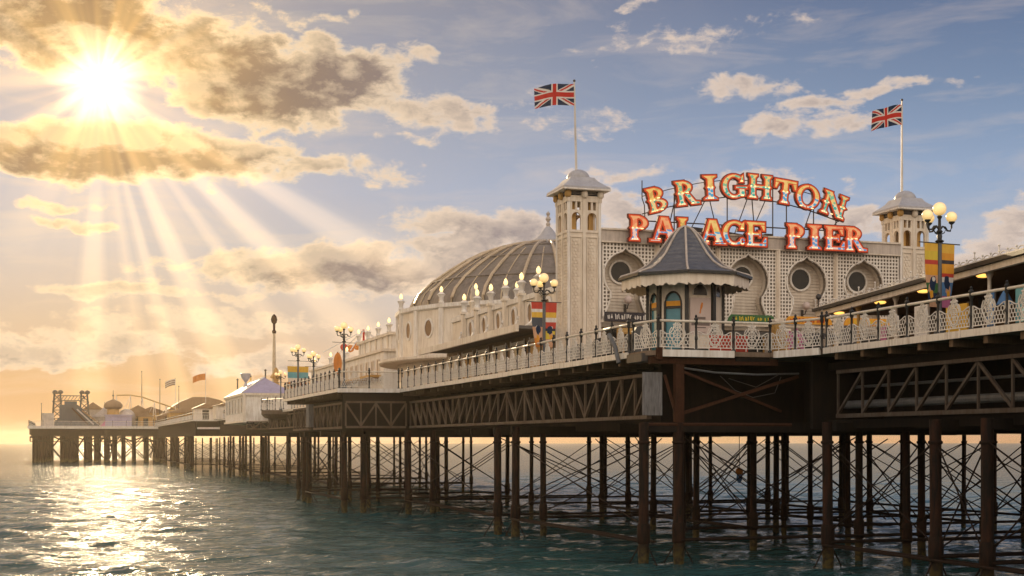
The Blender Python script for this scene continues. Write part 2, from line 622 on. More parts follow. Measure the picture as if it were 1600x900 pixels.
MB().tube([(31.6, 51, 7.5), (31.6, 4.5, 7.5)], .06, 8).build('pipe', 'pipe_grey', pw)
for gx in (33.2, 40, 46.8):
    MB().box(gx, gx + .25, 4.5, 51.2, 5.72, 8.78).build('girder', 'underside', pw)  # near-black plates added to block light so the void below deck reads dark
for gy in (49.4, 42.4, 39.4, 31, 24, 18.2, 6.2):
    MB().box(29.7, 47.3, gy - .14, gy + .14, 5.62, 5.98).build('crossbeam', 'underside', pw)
shore = {}
for y, xs in ((49.8, (29.65, 33.4, 40.2, 46.9)), (42.4, (29.65, 36.2, 46.9)), (39.5, (29.65, 33.4, 40.2)), (31.6, (29.65, 36, 46.9)), (28.6, (29.65, 36, 46.9)), (18.2, (29.65, 36, 46.9)), (6.2, (29.65, 36, 46.9))):
    shore[y] = xs
    for i, x in enumerate(xs):
        add_leg(pw, x, y, 'fat' if i == 0 else 'mid')
    for a, c in zip(xs[:-1], xs[1:]):
        x_brace(pw, (a, y), (c, y))
        tie_beam(pw, (a, y), (c, y))
for x in (29.65,):
    for a, c in ((49.8, 42.4), (39.5, 31.6), (42.4, 39.5)):
        x_brace(pw, (x, a), (x, c))
        tie_beam(pw, (x, a), (x, c), .95)
for x in (46.9,):
    for a, c in ((49.8, 42.4), (42.4, 31.6)):
        x_brace(pw, (x, a), (x, c))
        tie_beam(pw, (x, a), (x, c), 1.1)

# --- wide platform with the entrance
pp = thing('pier', 'broad pier platform carrying the twin-towered entrance and the domed hall', 'pier', (0, 0, 0))
pl_out = [(22.9, 54.6), (22.9, 53.0), (23.3, 52.55), (28.5, 52.55), (29.25, 49.9), (47.4, 50.9), (53.4, 50.9), (53.4, 124.5), (18.45, 124.5), (18.45, 98.0), (22.9, 97.3)]
MB().prism(pl_out, 'z', 8.8, 9.0).build('deck', 'decking', pp)
fascia_run(pp, [(22.82, 97.2), (22.82, 54.7)])
fascia_run(pp, [(23.4, 52.47), (26.75, 52.47)], 8.75, 9.04, .12, 'white_paint')
fascia_run(pp, [(28.55, 52.3), (29.25, 49.75)], 8.75, 9.04, .12, 'white_paint')
fascia_run(pp, [(22.76, 97.2), (18.3, 97.9)], 8.74, 9.04, .12, 'white_paint')
fascia_run(pp, [(18.36, 97.95), (18.36, 124.5)])
MB().box(26.85, 28.5, 52.6, 52.75, 8.6, 8.98).build('edge_beam', 'underside', pp)
MB().box(22.95, 28.9, 52.62, 52.85, 8.45, 8.74).build('edge_beam', 'rust', pp)
MB().box(23.2, 23.42, 52.40, 52.62, 8.62, 9.12).build('corner_block', 'rust', pp)
MB().box(22.72, 23.3, 53.0, 54.6, 8.55, 8.9).build('edge_beam', 'dark_metal', pp)
for i in range(22):
    y = 56 + i * 1.95
    MB().box(22.95, 25.4, y - .1, y + .1, 8.50, 8.795).build('joist', 'joist_wood', pp)
for i in range(13):
    y = 99 + i * 2.0
    MB().box(18.5, 21, y - .1, y + .1, 8.50, 8.795).build('joist', 'joist_wood', pp)
lattice_girder(pp, (23.6, 54.2), (23.6, 71.0), 11)
lattice_girder(pp, (23.6, 71.1), (23.6, 74.2), 2, pattern='Z')
lattice_girder(pp, (23.6, 74.3), (23.6, 97.5), 14)
lattice_girder(pp, (18.9, 97.75), (23.2, 97.2), 4, pattern='Z')
lattice_girder(pp, (19.3, 98.2), (19.3, 113.5), 10, pattern='Z')
lattice_girder(pp, (19.3, 115.5), (19.3, 124.2), 6, pattern='Z')
MB().box(22.75, 23.62, 52.9, 53.0, 6.3, 8.1).build('plank_panel', 'plank_grey', pp)
MB().box(18.7, 24.4, 97.9, 98.1, 5.9, 8.78).build('girder', 'underside', pp)  # dark plate added to close off a bright gap below the landing
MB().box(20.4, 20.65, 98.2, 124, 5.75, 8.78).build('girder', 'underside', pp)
MB().box(18.9, 19.3, 113.8, 115.2, 6.4, 8.3).build('plank_panel', 'plank_grey', pp)
b = MB()
b.bar((24.3, 52.75, 8.2), (29.2, 52.9, 6.5), .11, .11)
b.bar((24.3, 52.68, 6.35), (29.9, 52.7, 8.0), .13, .13)
b.build('cross_brace', 'rust', pp)
MB().box(24.12, 24.5, 52.62, 52.9, 6.0, 8.44).build('post', 'rust', pp)
MB().bar((23.75, 52.95, 8.0), (24.15, 52.8, 6.5), .12).build('strut', 'rust', pp)
MB().tube([(22.9, 52.75, 5.92), (29.6, 52.75, 5.92)], .09, 8).build('pipe', 'rust', pp)
MB().tube([(24.5, 52.8, 8.30), (26, 52.8, 8.12), (28, 52.8, 8.06), (30, 52.8, 8.14)], .045, 6).build('cable', 'pipe_grey', pp)
MB().tube([(26.5, 53.3, 8.0), (27.2, 53.3, 7.4), (28, 53.2, 7.1), (29, 53.1, 7.3), (29.3, 53.1, 8.0)], .02, 5).build('cable', 'dark_metal', pp)
MB().tube([(26.9, 53.3, 7.9), (28.2, 53.3, 7.55), (29.2, 53.1, 8.1)], .02, 5).build('cable', 'dark_metal', pp)
MB().tube([(22.55, 56.2, 9.9), (22.6, 55.6, 9.3), (22.65, 55.3, 8.6)], .10, 8).build('downpipe', 'pipe_grey', pp)
for gx in (26.4, 31.5, 38, 44.5, 51):
    MB().box(gx, gx + .25, 55.3 if gx < 30 else 51.5, 124, 5.75, 8.78).build('girder', 'underside', pp)  # lengthwise plates added to keep light out between the trusses
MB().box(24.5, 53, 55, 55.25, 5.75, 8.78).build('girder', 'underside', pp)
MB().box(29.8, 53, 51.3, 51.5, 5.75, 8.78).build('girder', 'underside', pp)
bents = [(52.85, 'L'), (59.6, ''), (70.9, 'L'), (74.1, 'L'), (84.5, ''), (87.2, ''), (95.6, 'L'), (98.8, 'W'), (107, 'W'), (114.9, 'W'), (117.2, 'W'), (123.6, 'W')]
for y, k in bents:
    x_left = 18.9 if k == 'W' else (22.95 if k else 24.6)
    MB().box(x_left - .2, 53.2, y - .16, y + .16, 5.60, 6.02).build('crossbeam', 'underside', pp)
def row(par, y, xs, kinds, tie=True, brace=True):
    for x, k in zip(xs, kinds):
        add_leg(par, x, y, k)
    for a, c in zip(xs[:-1], xs[1:]):
        if c - a < 2.6:
            continue
        if brace:
            x_brace(par, (a, y), (c, y))
        if tie:
            tie_beam(par, (a, y), (c, y))
T, F, D_ = 'thin', 'fat', 'mid'
row(pp, 52.85, (22.75, 24.35, 33, 36.2, 39.5, 43), (F, F, D_, D_, D_, D_))
row(pp, 59.6, (27.6, 31.4, 36.6, 41.6, 47, 51.8), (D_, D_, T, D_, D_, D_))
row(pp, 66.0, (31.4, 36.6, 38.2, 44, 50), (D_, T, T, D_, T))
row(pp, 70.9, (23.0, 24.6, 32.5, 38.8, 45, 51.5), (F, D_, D_, D_, D_, T))
row(pp, 74.1, (23.0, 32.5, 34.4, 38.8, 45), (F, D_, T, D_, T))
row(pp, 84.5, (33.4, 39.6, 45.6, 51.6), (D_, D_, D_, D_))
row(pp, 87.2, (29.4, 36.4, 42.6, 48.6), (T, D_, T, T))
row(pp, 95.6, (23.0, 24.8, 31, 38, 45), (F, F, D_, D_, D_))
row(pp, 98.8, (19.0, 20.4, 26, 32, 38), (F, F, D_, D_, D_))
row(pp, 107, (22.5, 28, 34), (D_, D_, D_))
row(pp, 114.9, (19.1, 25, 31), (F, D_, D_))
row(pp, 117.2, (19.1, 23, 28), (F, D_, D_))
row(pp, 123.6, (19.6, 22.4, 26), (D_, D_, D_))
for x, ys in ((23.0, (52.85, 70.9)), (23.0, (74.1, 95.6)), (31.4, (59.6, 66.0)), (38.8, (59.6, 70.9)), (45, (59.6, 70.9)), (38.8, (74.1, 84.5)), (33, (74.1, 84.5)), (45, (74.1, 84.5)), (31.4, (66, 74.1)), (19.05, (98.8, 114.9)), (26, (98.8, 107)), (51.7, (59.6, 70.9)), (51.7, (70.9, 84.5))):
    x_brace(pp, (x, ys[0]), (x, ys[1]))
    tie_beam(pp, (x, ys[0]), (x, ys[1]), 1.02)

# --- long neck
pn = thing('pier', 'long middle stretch of the pier running out beyond the white pavilion', 'pier', (0, 0, 0))
MB().prism([(24.6, 124.6), (51.5, 124.6), (51.5, 246), (56, 246), (56, 352), (20.4, 352), (20.4, 246), (24.6, 246)], 'z', 8.8, 9.0).build('deck', 'decking', pn)
fascia_run(pn, [(24.52, 124.6), (24.52, 246)])
fascia_run(pn, [(24.5, 245.9), (20.3, 245.9)])
fascia_run(pn, [(20.32, 246), (20.32, 352)])
lattice_girder(pn, (25.0, 125), (25.0, 182), 22, 6.9, 8.5, 'Z')
lattice_girder(pn, (22.2, 183), (25.0, 183.2), 3, 6.9, 7.8, 'Z')
MB().box(25.2, 25.5, 125, 246, 6.4, 8.78).box(21.0, 21.3, 246.2, 352, 6.2, 8.78).build('girder_frame', 'underside', pn)
MB().lathe((24.3, 168.5, 8.2), [(.6, -.35), (1.7, -.1), (2.1, .3), (2.1, .8)], 20).build('round_bay', 'truss_steel', pn, smooth=True)
for y in (131, 134, 149, 152, 165, 181.5, 184.5, 206, 209, 222, 236, 250, 253, 268, 284, 287, 304, 320, 337, 340):
    x0 = 24.9 if y < 246 else 20.9
    row(pn, y, (x0, x0 + 6.5, x0 + 13), (D_, T, T), tie=True, brace=(y % 2 == 0))
for y in (182, 206):
    row(pn, y, (22.6, 24.0), (D_, D_))
for a, c in ((134, 149), (152, 165), (165, 181.5), (184.5, 206), (209, 222), (222, 236), (253, 268), (268, 284), (287, 304), (304, 320), (320, 337)):
    x0 = 24.9 if a < 246 else 20.9
    x_brace(pn, (x0, a), (x0, c), r=.05)
    tie_beam(pn, (x0, a), (x0, c), 1.0, .1)

# --- head
ph = thing('pier', 'far pier head with fairground rides, low against the sun glitter', 'pier', (0, 0, 0))
MB().box(-9.6, 72, 358, 432, 8.75, 9.0).build('deck', 'decking', ph)
fascia_run(ph, [(-9.7, 357.9), (72, 357.9)], 8.4, 9.05, .15)
fascia_run(ph, [(-9.75, 358), (-9.75, 432)], 8.4, 9.05, .15)
MB().box(-9, 71, 359, 359.3, 6.6, 8.38).build('girder', 'underside', ph)
MB().box(-9.4, -9.1, 359, 431, 6.9, 8.4).build('girder', 'underside', ph)
for i, x in enumerate((-8.4, -6.6, -1.9, .2, 3.8, 6.2, 8.6, 10.6, 12.8, 15.4, 18.6, 21.2, 22.8, 26, 30)):
    for j, y in enumerate((360.5, 366, 378, 392, 408)):
        o = put('leg', LEG_FAT, ph, (x + j * .5, y, 0))
        o.scale = (1.75, 1.75, 1.2)
for a, c in ((-6.6, -1.9), (.2, 3.8), (3.8, 8.6), (8.6, 12.8), (12.8, 18.6), (18.6, 22.8), (22.8, 30)):
    for y in (360.5, 378):
        x_brace(ph, (a, y), (c, y), .8, 6.6, .13)
lattice_girder(ph, (-9.2, 358.6), (23, 358.6), 12, 5.2, 6.5, 'Z', w=.35, mat='underside')
for a in (-8.2, 3.8, 10.6, 21.2):
    x_brace(ph, (a, 366), (a, 392), .8, 6.6, .13)

# ------------------------------------------------------------------ railings
def post_mesh():
    b = MB()
    b.lathe((0, 0, 0), [(.10, 0), (.10, .06), (.055, .12), (.05, .45), (.075, .5), (.075, .56), (.05, .62), (.045, 1.08), (.08, 1.13), (.07, 1.28), (.10, 1.34), (.04, 1.42), (.06, 1.47), (.01, 1.53)], 8)
    return b.mesh('post', 'black_iron', True)
POST = post_mesh()

def panel_mesh(W, crest=True):
    """white cast-iron panel: hexagon mesh under a wavy top with a tall middle crest"""
    b = MB()
    t = .028
    top = lambda x: .74 + .07 * cos(x / (W / 2) * pi * 2) + (.40 * math.exp(-(x / .19) ** 2) if crest else .05)
    a = .092
    hx, hz = a * sqrt(3), a * 1.5
    done = set()
    lo = .13
    for j in range(-1, 9):
        for i in range(-8, 9):
            cx = i * hx + (hx / 2 if j % 2 else 0)
            cz = lo + .06 + j * hz
            pts = [(cx + a * sin(k * pi / 3), cz + a * cos(k * pi / 3)) for k in range(6)]
            for k in range(6):
                p, q = pts[k], pts[(k + 1) % 6]
                m = (round((p[0] + q[0]) / 2, 3), round((p[1] + q[1]) / 2, 3))
                if m in done:
                    continue
                done.add(m)
                ok = all(abs(s[0]) < W / 2 - .02 and lo - .01 < s[1] < top(s[0]) - .02 for s in (p, q))
                if ok:
                    b.bar((p[0], 0, p[1]), (q[0], 0, q[1]), t, t * .8, up=(0, 1, 0))
    pl = [(-W / 2 + .02 + i * (W - .04) / 28) for i in range(29)]
    for p, q in zip(pl[:-1], pl[1:]):
        b.bar((p, -.004, top(p)), (q, -.004, top(q)), .034, .034, up=(0, 1, 0))
    for s in (-1, 1):
        b.bar((s * (W / 2 - .02), 0.003, lo), (s * (W / 2 - .02), 0.003, top(W / 2)), .034)
    b.bar((-W / 2, .002, lo), (W / 2, .002, lo), .036)
    for s in (-.5, -.17, .17, .5):
        b.bar((s * W, 0, 0), (s * W, 0, lo), .03)
    if crest:
        for r0, cz in ((.17, .66), (.10, .95), (.23, .40)):
            cc = [(r0 * cos(k * pi / 8), r0 * sin(k * pi / 8) + cz) for k in range(17)]
            for p, q in zip(cc[:-1], cc[1:]):
                b.bar((p[0], -.01, p[1]), (q[0], -.01, q[1]), .03, .03, up=(0, 1, 0))
        for s in (-1, 1):
            cc = [(s * (.06 + .30 * sin(k * .35)), .25 + .1 * k) for k in range(8)]
            for p, q in zip(cc[:-1], cc[1:]):
                b.bar((p[0], -.014, p[1]), (q[0], -.014, q[1]), .03, .03, up=(0, 1, 0))
            b.ball((s * .16, -.01, 1.06), .045, 6, 4)
        b.ball((0, -.01, 1.2), .05, 6, 4)
        b.bar((0, -.008, lo), (0, -.008, 1.18), .03)
    return b.mesh('panel_lattice', 'ironwork', False)
PANELS = {}
def far_panel(W):
    b = MB()
    b.bar((-W / 2, 0, .12), (W / 2, 0, .12), .05)
    b.bar((-W / 2, 0, .85), (W / 2, 0, .85), .05)
    n = max(3, int(W / .28))
    for i in range(n + 1):
        x = -W / 2 + W * i / n
        b.bar((x, 0, .1), (x, 0, .86), .05, .03)
    return b.mesh('panel_lattice', 'ironwork')

def railing(label, pts, pitch=1.95, far=False, group=None):
    t = thing('railing', label, 'railing', (pts[0][0], pts[0][1], DK), 0, group)
    o0 = Vector((pts[0][0], pts[0][1], 0))
    for si, (a, c) in enumerate(zip(pts[:-1], pts[1:])):
        a2, c2 = Vector((*a, 0)) - o0, Vector((*c, 0)) - o0
        L = (c2 - a2).length
        n = max(1, round(L / pitch))
        w = round(L / n, 2)
        ang = atan2(c2.y - a2.y, c2.x - a2.x)
        key = (round(w - .14, 2), far)
        if key not in PANELS:
            PANELS[key] = far_panel(key[0]) if far else panel_mesh(key[0])
        for i in range(n + 1):
            if si and i == 0:
                continue
            p = a2.lerp(c2, i / n)
            put('post', POST, t, (p.x, p.y, 0), (0, 0, R.uniform(0, 1)))
        for i in range(n):
            p = a2.lerp(c2, (i + .5) / n)
            put('panel_lattice', PANELS[key], t, (p.x, p.y, .02), (0, 0, ang))
        b = MB()
        b.tube([a2 + Vector((0, 0, 1.24)), c2 + Vector((0, 0, 1.24))], .055, 8)
        b.build('handrail', 'handrail', t, smooth=True)
    return t
railing('white ironwork railing with black posts along the platform edge below the tall entrance tower', [(22.9, 54.8), (22.9, 97.2)])
railing('white ironwork railing in front of the slate-roofed kiosk', [(22.95, 54.4), (23.3, 52.6), (28.5, 52.6), (29.33, 49.75)], 1.85)
railing('white ironwork railing in front of the long shelter, nearest the shore', [(29.4, 49.5), (29.4, 6)], 1.92)
railing('short railing run facing the shore on the projecting corner beyond the arcade', [(22.7, 97.4), (18.5, 98.0)], 1.9)
railing('railing along the projecting landing past the lamp with round globes', [(18.5, 98.3), (18.5, 124.4)], 1.85)
railing('thin distant railing on the neck between the landing and the white pavilion', [(18.6, 124.5), (24.6, 124.6), (24.6, 160), (22.6, 166), (22.2, 168.5), (22.7, 171), (24.6, 176), (24.6, 183)], 2.1, True)
railing('faint hazy railing along the neck beyond the white pavilion', [(24.6, 208), (24.6, 246), (20.4, 246), (20.4, 356)], 3.2, True)
railing('small far railing round the outer pier head', [(-9.5, 425), (-9.5, 358.2), (40, 358.2)], 3.2, True)

# ------------------------------------------------------------------ entrance front
ent = thing('entrance_building', 'cream entrance front with white lattice and five keyhole arches under the lit lettering', 'building')
X0, X1 = 28.42, 47.80
BAY = [29.9, 33.75, 37.6, 41.45, 45.3]
EDGES = [28.42, 31.83, 35.67, 39.52, 43.37, 47.80]
ZB, ZT = 12.02, 16.42

def keyhole(cx, grow=0.0):
    """the outline, bottom left round over the top to bottom right"""
    h = []
    for i in range(7):
        t = i / 6
        h.append((1.62 - .70 * t ** .55, ZB + 1.25 * t))
    a0 = atan2(13.62 - 14.6, .95)
    for i in range(13):
        a = a0 + (radians(66) - a0) * i / 12
        h.append((1.33 * cos(a), 14.6 + 1.33 * sin(a)))
    h.append((.22, 15.93))
    h.append((0, 16.12))
    hw = [(x + grow, z) for x, z in h]
    lft = [(cx - x, z) for x, z in hw]
    rgt = [(cx + x, z) for x, z in reversed(hw[:-1])]
    return lft + rgt

# backing wall, cut round each keyhole
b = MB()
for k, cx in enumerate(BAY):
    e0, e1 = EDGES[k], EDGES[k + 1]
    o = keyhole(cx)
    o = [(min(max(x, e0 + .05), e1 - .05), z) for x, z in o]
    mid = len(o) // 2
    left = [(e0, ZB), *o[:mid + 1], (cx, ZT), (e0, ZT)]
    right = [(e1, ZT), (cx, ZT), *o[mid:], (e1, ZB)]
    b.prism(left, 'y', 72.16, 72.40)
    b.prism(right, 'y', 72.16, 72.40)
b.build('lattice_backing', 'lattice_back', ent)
for k, cx in enumerate(BAY):
    e0, e1 = EDGES[k], EDGES[k + 1]
    o = keyhole(cx)
    o = [(min(max(x, e0 + .06), e1 - .06), z) for x, z in o]
    # rim and reveal
    b = MB()
    b.grid([[(x, 72.0, z) for x, z in o], [(x, 72.84, z) for x, z in o]])
    b.build('arch_reveal', 'clapboard', ent)
    b = MB()
    b.tube([(x, 72.0, z) for x, z in o], .055, 6)
    b.build('arch_molding', 'white_paint', ent)
    # boards inside the arch
    b = MB()
    z = ZB - .1
    while z < 16.2:
        b.prism([(72.86, z), (72.84, z), (72.875, z + .175), (72.95, z + .175), (72.95, z)], 'x', max(cx - 1.75, e0 + .07), min(cx + 1.75, e1 - .07))
        z += .18
    b.build('clapboard_siding', 'clapboard', ent)
    # round window
    win = MB().lathe((0, 0, 0), [(.60, 0), (.60, .03)], 28).build('window', 'dark_glass', ent, (cx, 72.83, 14.86))
    win.rotation_euler = (pi / 2, 0, 0)
    MB().lathe((0, 0, 0), [(.59, 0), (.60, .09), (.70, .09), (.73, .04), (.73, 0)], 28, closed=False).build('window_frame', 'white_paint', win)
    # lattice bars
    def inside(x, z):
        if z > 16.12:
            return False
        for (xa, za), (xb, zb) in zip(o[:len(o) // 2], o[1:len(o) // 2 + 1]):
            if min(za, zb) <= z <= max(za, zb) and abs(zb - za) > 1e-6:
                t = (z - za) / (zb - za)
                if abs(x - cx) < abs(xa + (xb - xa) * t - cx) + .02:
                    return True
        return False
    b = MB()
    st = .205
    nx = int(round((e1 - e0 - .24) / st))
    nz = int(round((ZT - ZB) / st))
    gx = [e0 + .12 + (e1 - e0 - .24) * i / nx for i in range(nx + 1)]
    gz = [ZB + (ZT - ZB) * i / nz for i in range(nz + 1)]
    for i, x in enumerate(gx):
        run = None
        for j, z in enumerate(gz):
            zz = z + st * .5
            ok = j < nz and not inside(x, zz)
            if ok and run is None:
                run = z
            if not ok and run is not None:
                b.box(x - .04, x + .04, 72.02, 72.06, run, z)
                run = None
    for j, z in enumerate(gz):
        run = None
        for i, x in enumerate(gx):
            xx = x + st * .5
            ok = i < nx and not inside(xx, z)
            if ok and run is None:
                run = x
            if not ok and run is not None:
                b.box(run, x, 72.025, 72.055, z - .04, z + .04)
                run = None
    b.build('lattice', 'lattice_white', ent)
for x in EDGES[1:-1]:
    b = MB().box(x - .13, x + .13, 71.9, 72.3, DK, ZT + .02)
    b.box(x - .05, x + .05, 71.84, 71.9, DK, ZT + .02)
    b.box(x - .2, x + .2, 71.84, 72.3, DK, DK + .5)
    b.build('pilaster', 'cream', ent)
MB().box(X0, X1, 71.93, 73.6, 16.46, 17.1).build('parapet', 'stucco', ent)
b = MB().box(X0, X1, 71.84, 73.7, 17.1, 17.2).box(X0, X1, 71.88, 72.1, 16.40, 16.46).box(X0, X1, 71.88, 72.1, ZB - .12, ZB)
b.build('cornice_trim', 'cream', ent)
MB().box(X0, X1, 73.0, 73.4, DK, 16.46).build('wall', 'stucco', ent)
MB().box(X0, X1, 72.4, 72.99, 11.7, ZB - .13).build('lintel', 'cream', ent)
b = MB()
for i in range(13):
    a = pi * i / 12
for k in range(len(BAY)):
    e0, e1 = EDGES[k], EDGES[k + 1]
    dr = MB().box(e0 + .5, e1 - .5, 72.9, 72.99, DK, 11.6).build('doorway', 'dark_glass', ent)  # dark sheet stands in for the shade of the open doorway
    MB().box(e0 + .4, e0 + .5, 72.85, 72.99, DK, 11.68).box(e1 - .5, e1 - .4, 72.85, 72.99, DK, 11.68).box((e0 + e1) / 2 - .05, (e0 + e1) / 2 + .05, 72.84, 72.9, DK, 11.6).build('door_frame', 'ochre', dr)
# flat dark roof hump and clutter behind the parapet
MB().prism([(31.5, 17.0), (33, 17.45), (35, 17.85), (37, 17.7), (39.5, 17.4), (41.5, 17.0)], 'y', 73.9, 80).build('roof', 'dark_roof', ent)
for x, w, h in ((39.9, .5, .45), (41.6, .3, .35), (31.6, .5, .9)):
    MB().box(x - w / 2, x + w / 2, 73.75, 74.2, 17.0, 17.2 + h).build('roof_vent', 'dark_metal', ent)

def shop_sign(label, x0, x1, z0, z1, board, text, groups, shape=0.0):
    t = thing('shop_sign', label, 'sign', ((x0 + x1) / 2, 71.82, z0))
    w, h = (x1 - x0) / 2, z1 - z0
    o = [(-w, 0), (w, 0), (w - shape * .4, h * .65), (w - shape, h), (-w + shape, h), (-w + shape * .4, h * .65)]
    MB().prism(o, 'y', -.10, .05).build('board', board, t)
    rr = random.Random(len(label))
    x = -w + .18 + shape * .5
    for g in groups:
        b = MB()
        for i in range(g):
            ww = rr.choice((.10, .13, .15))
            zb, zt = h * .22, h * .78
            for q in range(rr.choice((1, 2, 2))):
                xx = x + q * ww * .55
                lo_, hi_ = rr.choice((0, 0, .18, .05)), rr.choice((0, 0, .2, .3))
                b.bar((xx, -.115, zb + (zt - zb) * lo_), (xx + rr.uniform(-.03, .03), -.115, zt - (zt - zb) * hi_), .045, .03)
            if rr.random() < .5:
                b.bar((x, -.112, zb + (zt - zb) * rr.choice((.1, .5, .9))), (x + ww * .6, -.112, zb + (zt - zb) * rr.choice((.1, .5, .9))), .04, .03)
            x += ww + .05
            if x > w - .2 - shape * .5:
                break
        x += .12
        if b.v:
            b.build('lettering', text, t)
shop_sign('black fascia sign with white lettering under the arch beside the tall tower', 28.55, 31.35, 11.95, 12.48, 'sign_black', 'sign_text', (2, 6, 5, 6))
shop_sign('green fascia sign with yellow lettering between the kiosk and the next arch', 36.15, 39.25, 12.1, 12.55, 'green', 'sign_yellow', (2, 6, 2, 3), .25)
shop_sign('orange fascia sign with red lettering beside the shelter end', 39.9, 43.0, 12.1, 12.55, 'sign_amber', 'sign_red', (4, 5, 5), .25)
shop_sign('orange fascia sign with yellow lettering partly hidden behind the shelter roof', 43.8, 47.0, 12.1, 12.55, 'sign_amber', 'sign_yellow', (4, 5, 5), .25)
shop_sign('red fascia sign mostly hidden behind the kiosk', 32.2, 35.3, 12.1, 12.55, 'red', 'sign_yellow', (4, 5, 4), .25)
for k, (x0, x1, bm, tm) in enumerate(((29.2, 31.3, 'ochre', 'sign_red'), (36.2, 38.8, 'dark_metal', 'sign_amber'), (40.2, 42.9, 'dark_roof', 'sign_amber'))):
    t = thing('snack_counter', ('orange snack counter under the black sign beside the tower', 'dark snack counter under the green sign', 'dark brown snack counter under the orange sign beside the shelter')[k], 'stall', ((x0 + x1) / 2, 71.3, DK))
    w = (x1 - x0) / 2
    MB().box(-w, w, -.3, .3, 0, 1.0).build('counter', ('orange', 'brown_roof', 'brown_roof')[k], t)
    MB().box(-w, w, -.36, .36, 1.002, 1.06).build('counter_top', 'dark_metal', t)
    MB().prism([(-.75, 2.15), (.25, 2.5), (.25, 2.58), (-.78, 2.24)], 'x', -w, w).build('awning', bm, t)
    for s in (-1, 1):
        MB().box(s * w - .05, s * w + .05, .1, .2, 1.07, 2.5).build('post', 'ochre', t)

def wall_lamp(label, x, z):
    t = thing('wall_lamp', label, 'lamp', (x, 72.84, z))
    MB().tube([(0, 0, -.35), (0, -.35, -.38), (0, -.5, -.15)], .035, 6).box(-.08, .08, -.04, 0, -.6, -.1).build('bracket', 'dark_metal', t)
    MB().ball((0, -.5, .1), .24, 14, 8).build('globe', 'poster', t, smooth=True)
    return t
wall_lamp('pale globe wall lamp inside the arch above the orange sign with red lettering', 41.6, 13.15)
wall_lamp('pale globe wall lamp inside the arch above the black sign', 30.2, 13.15)

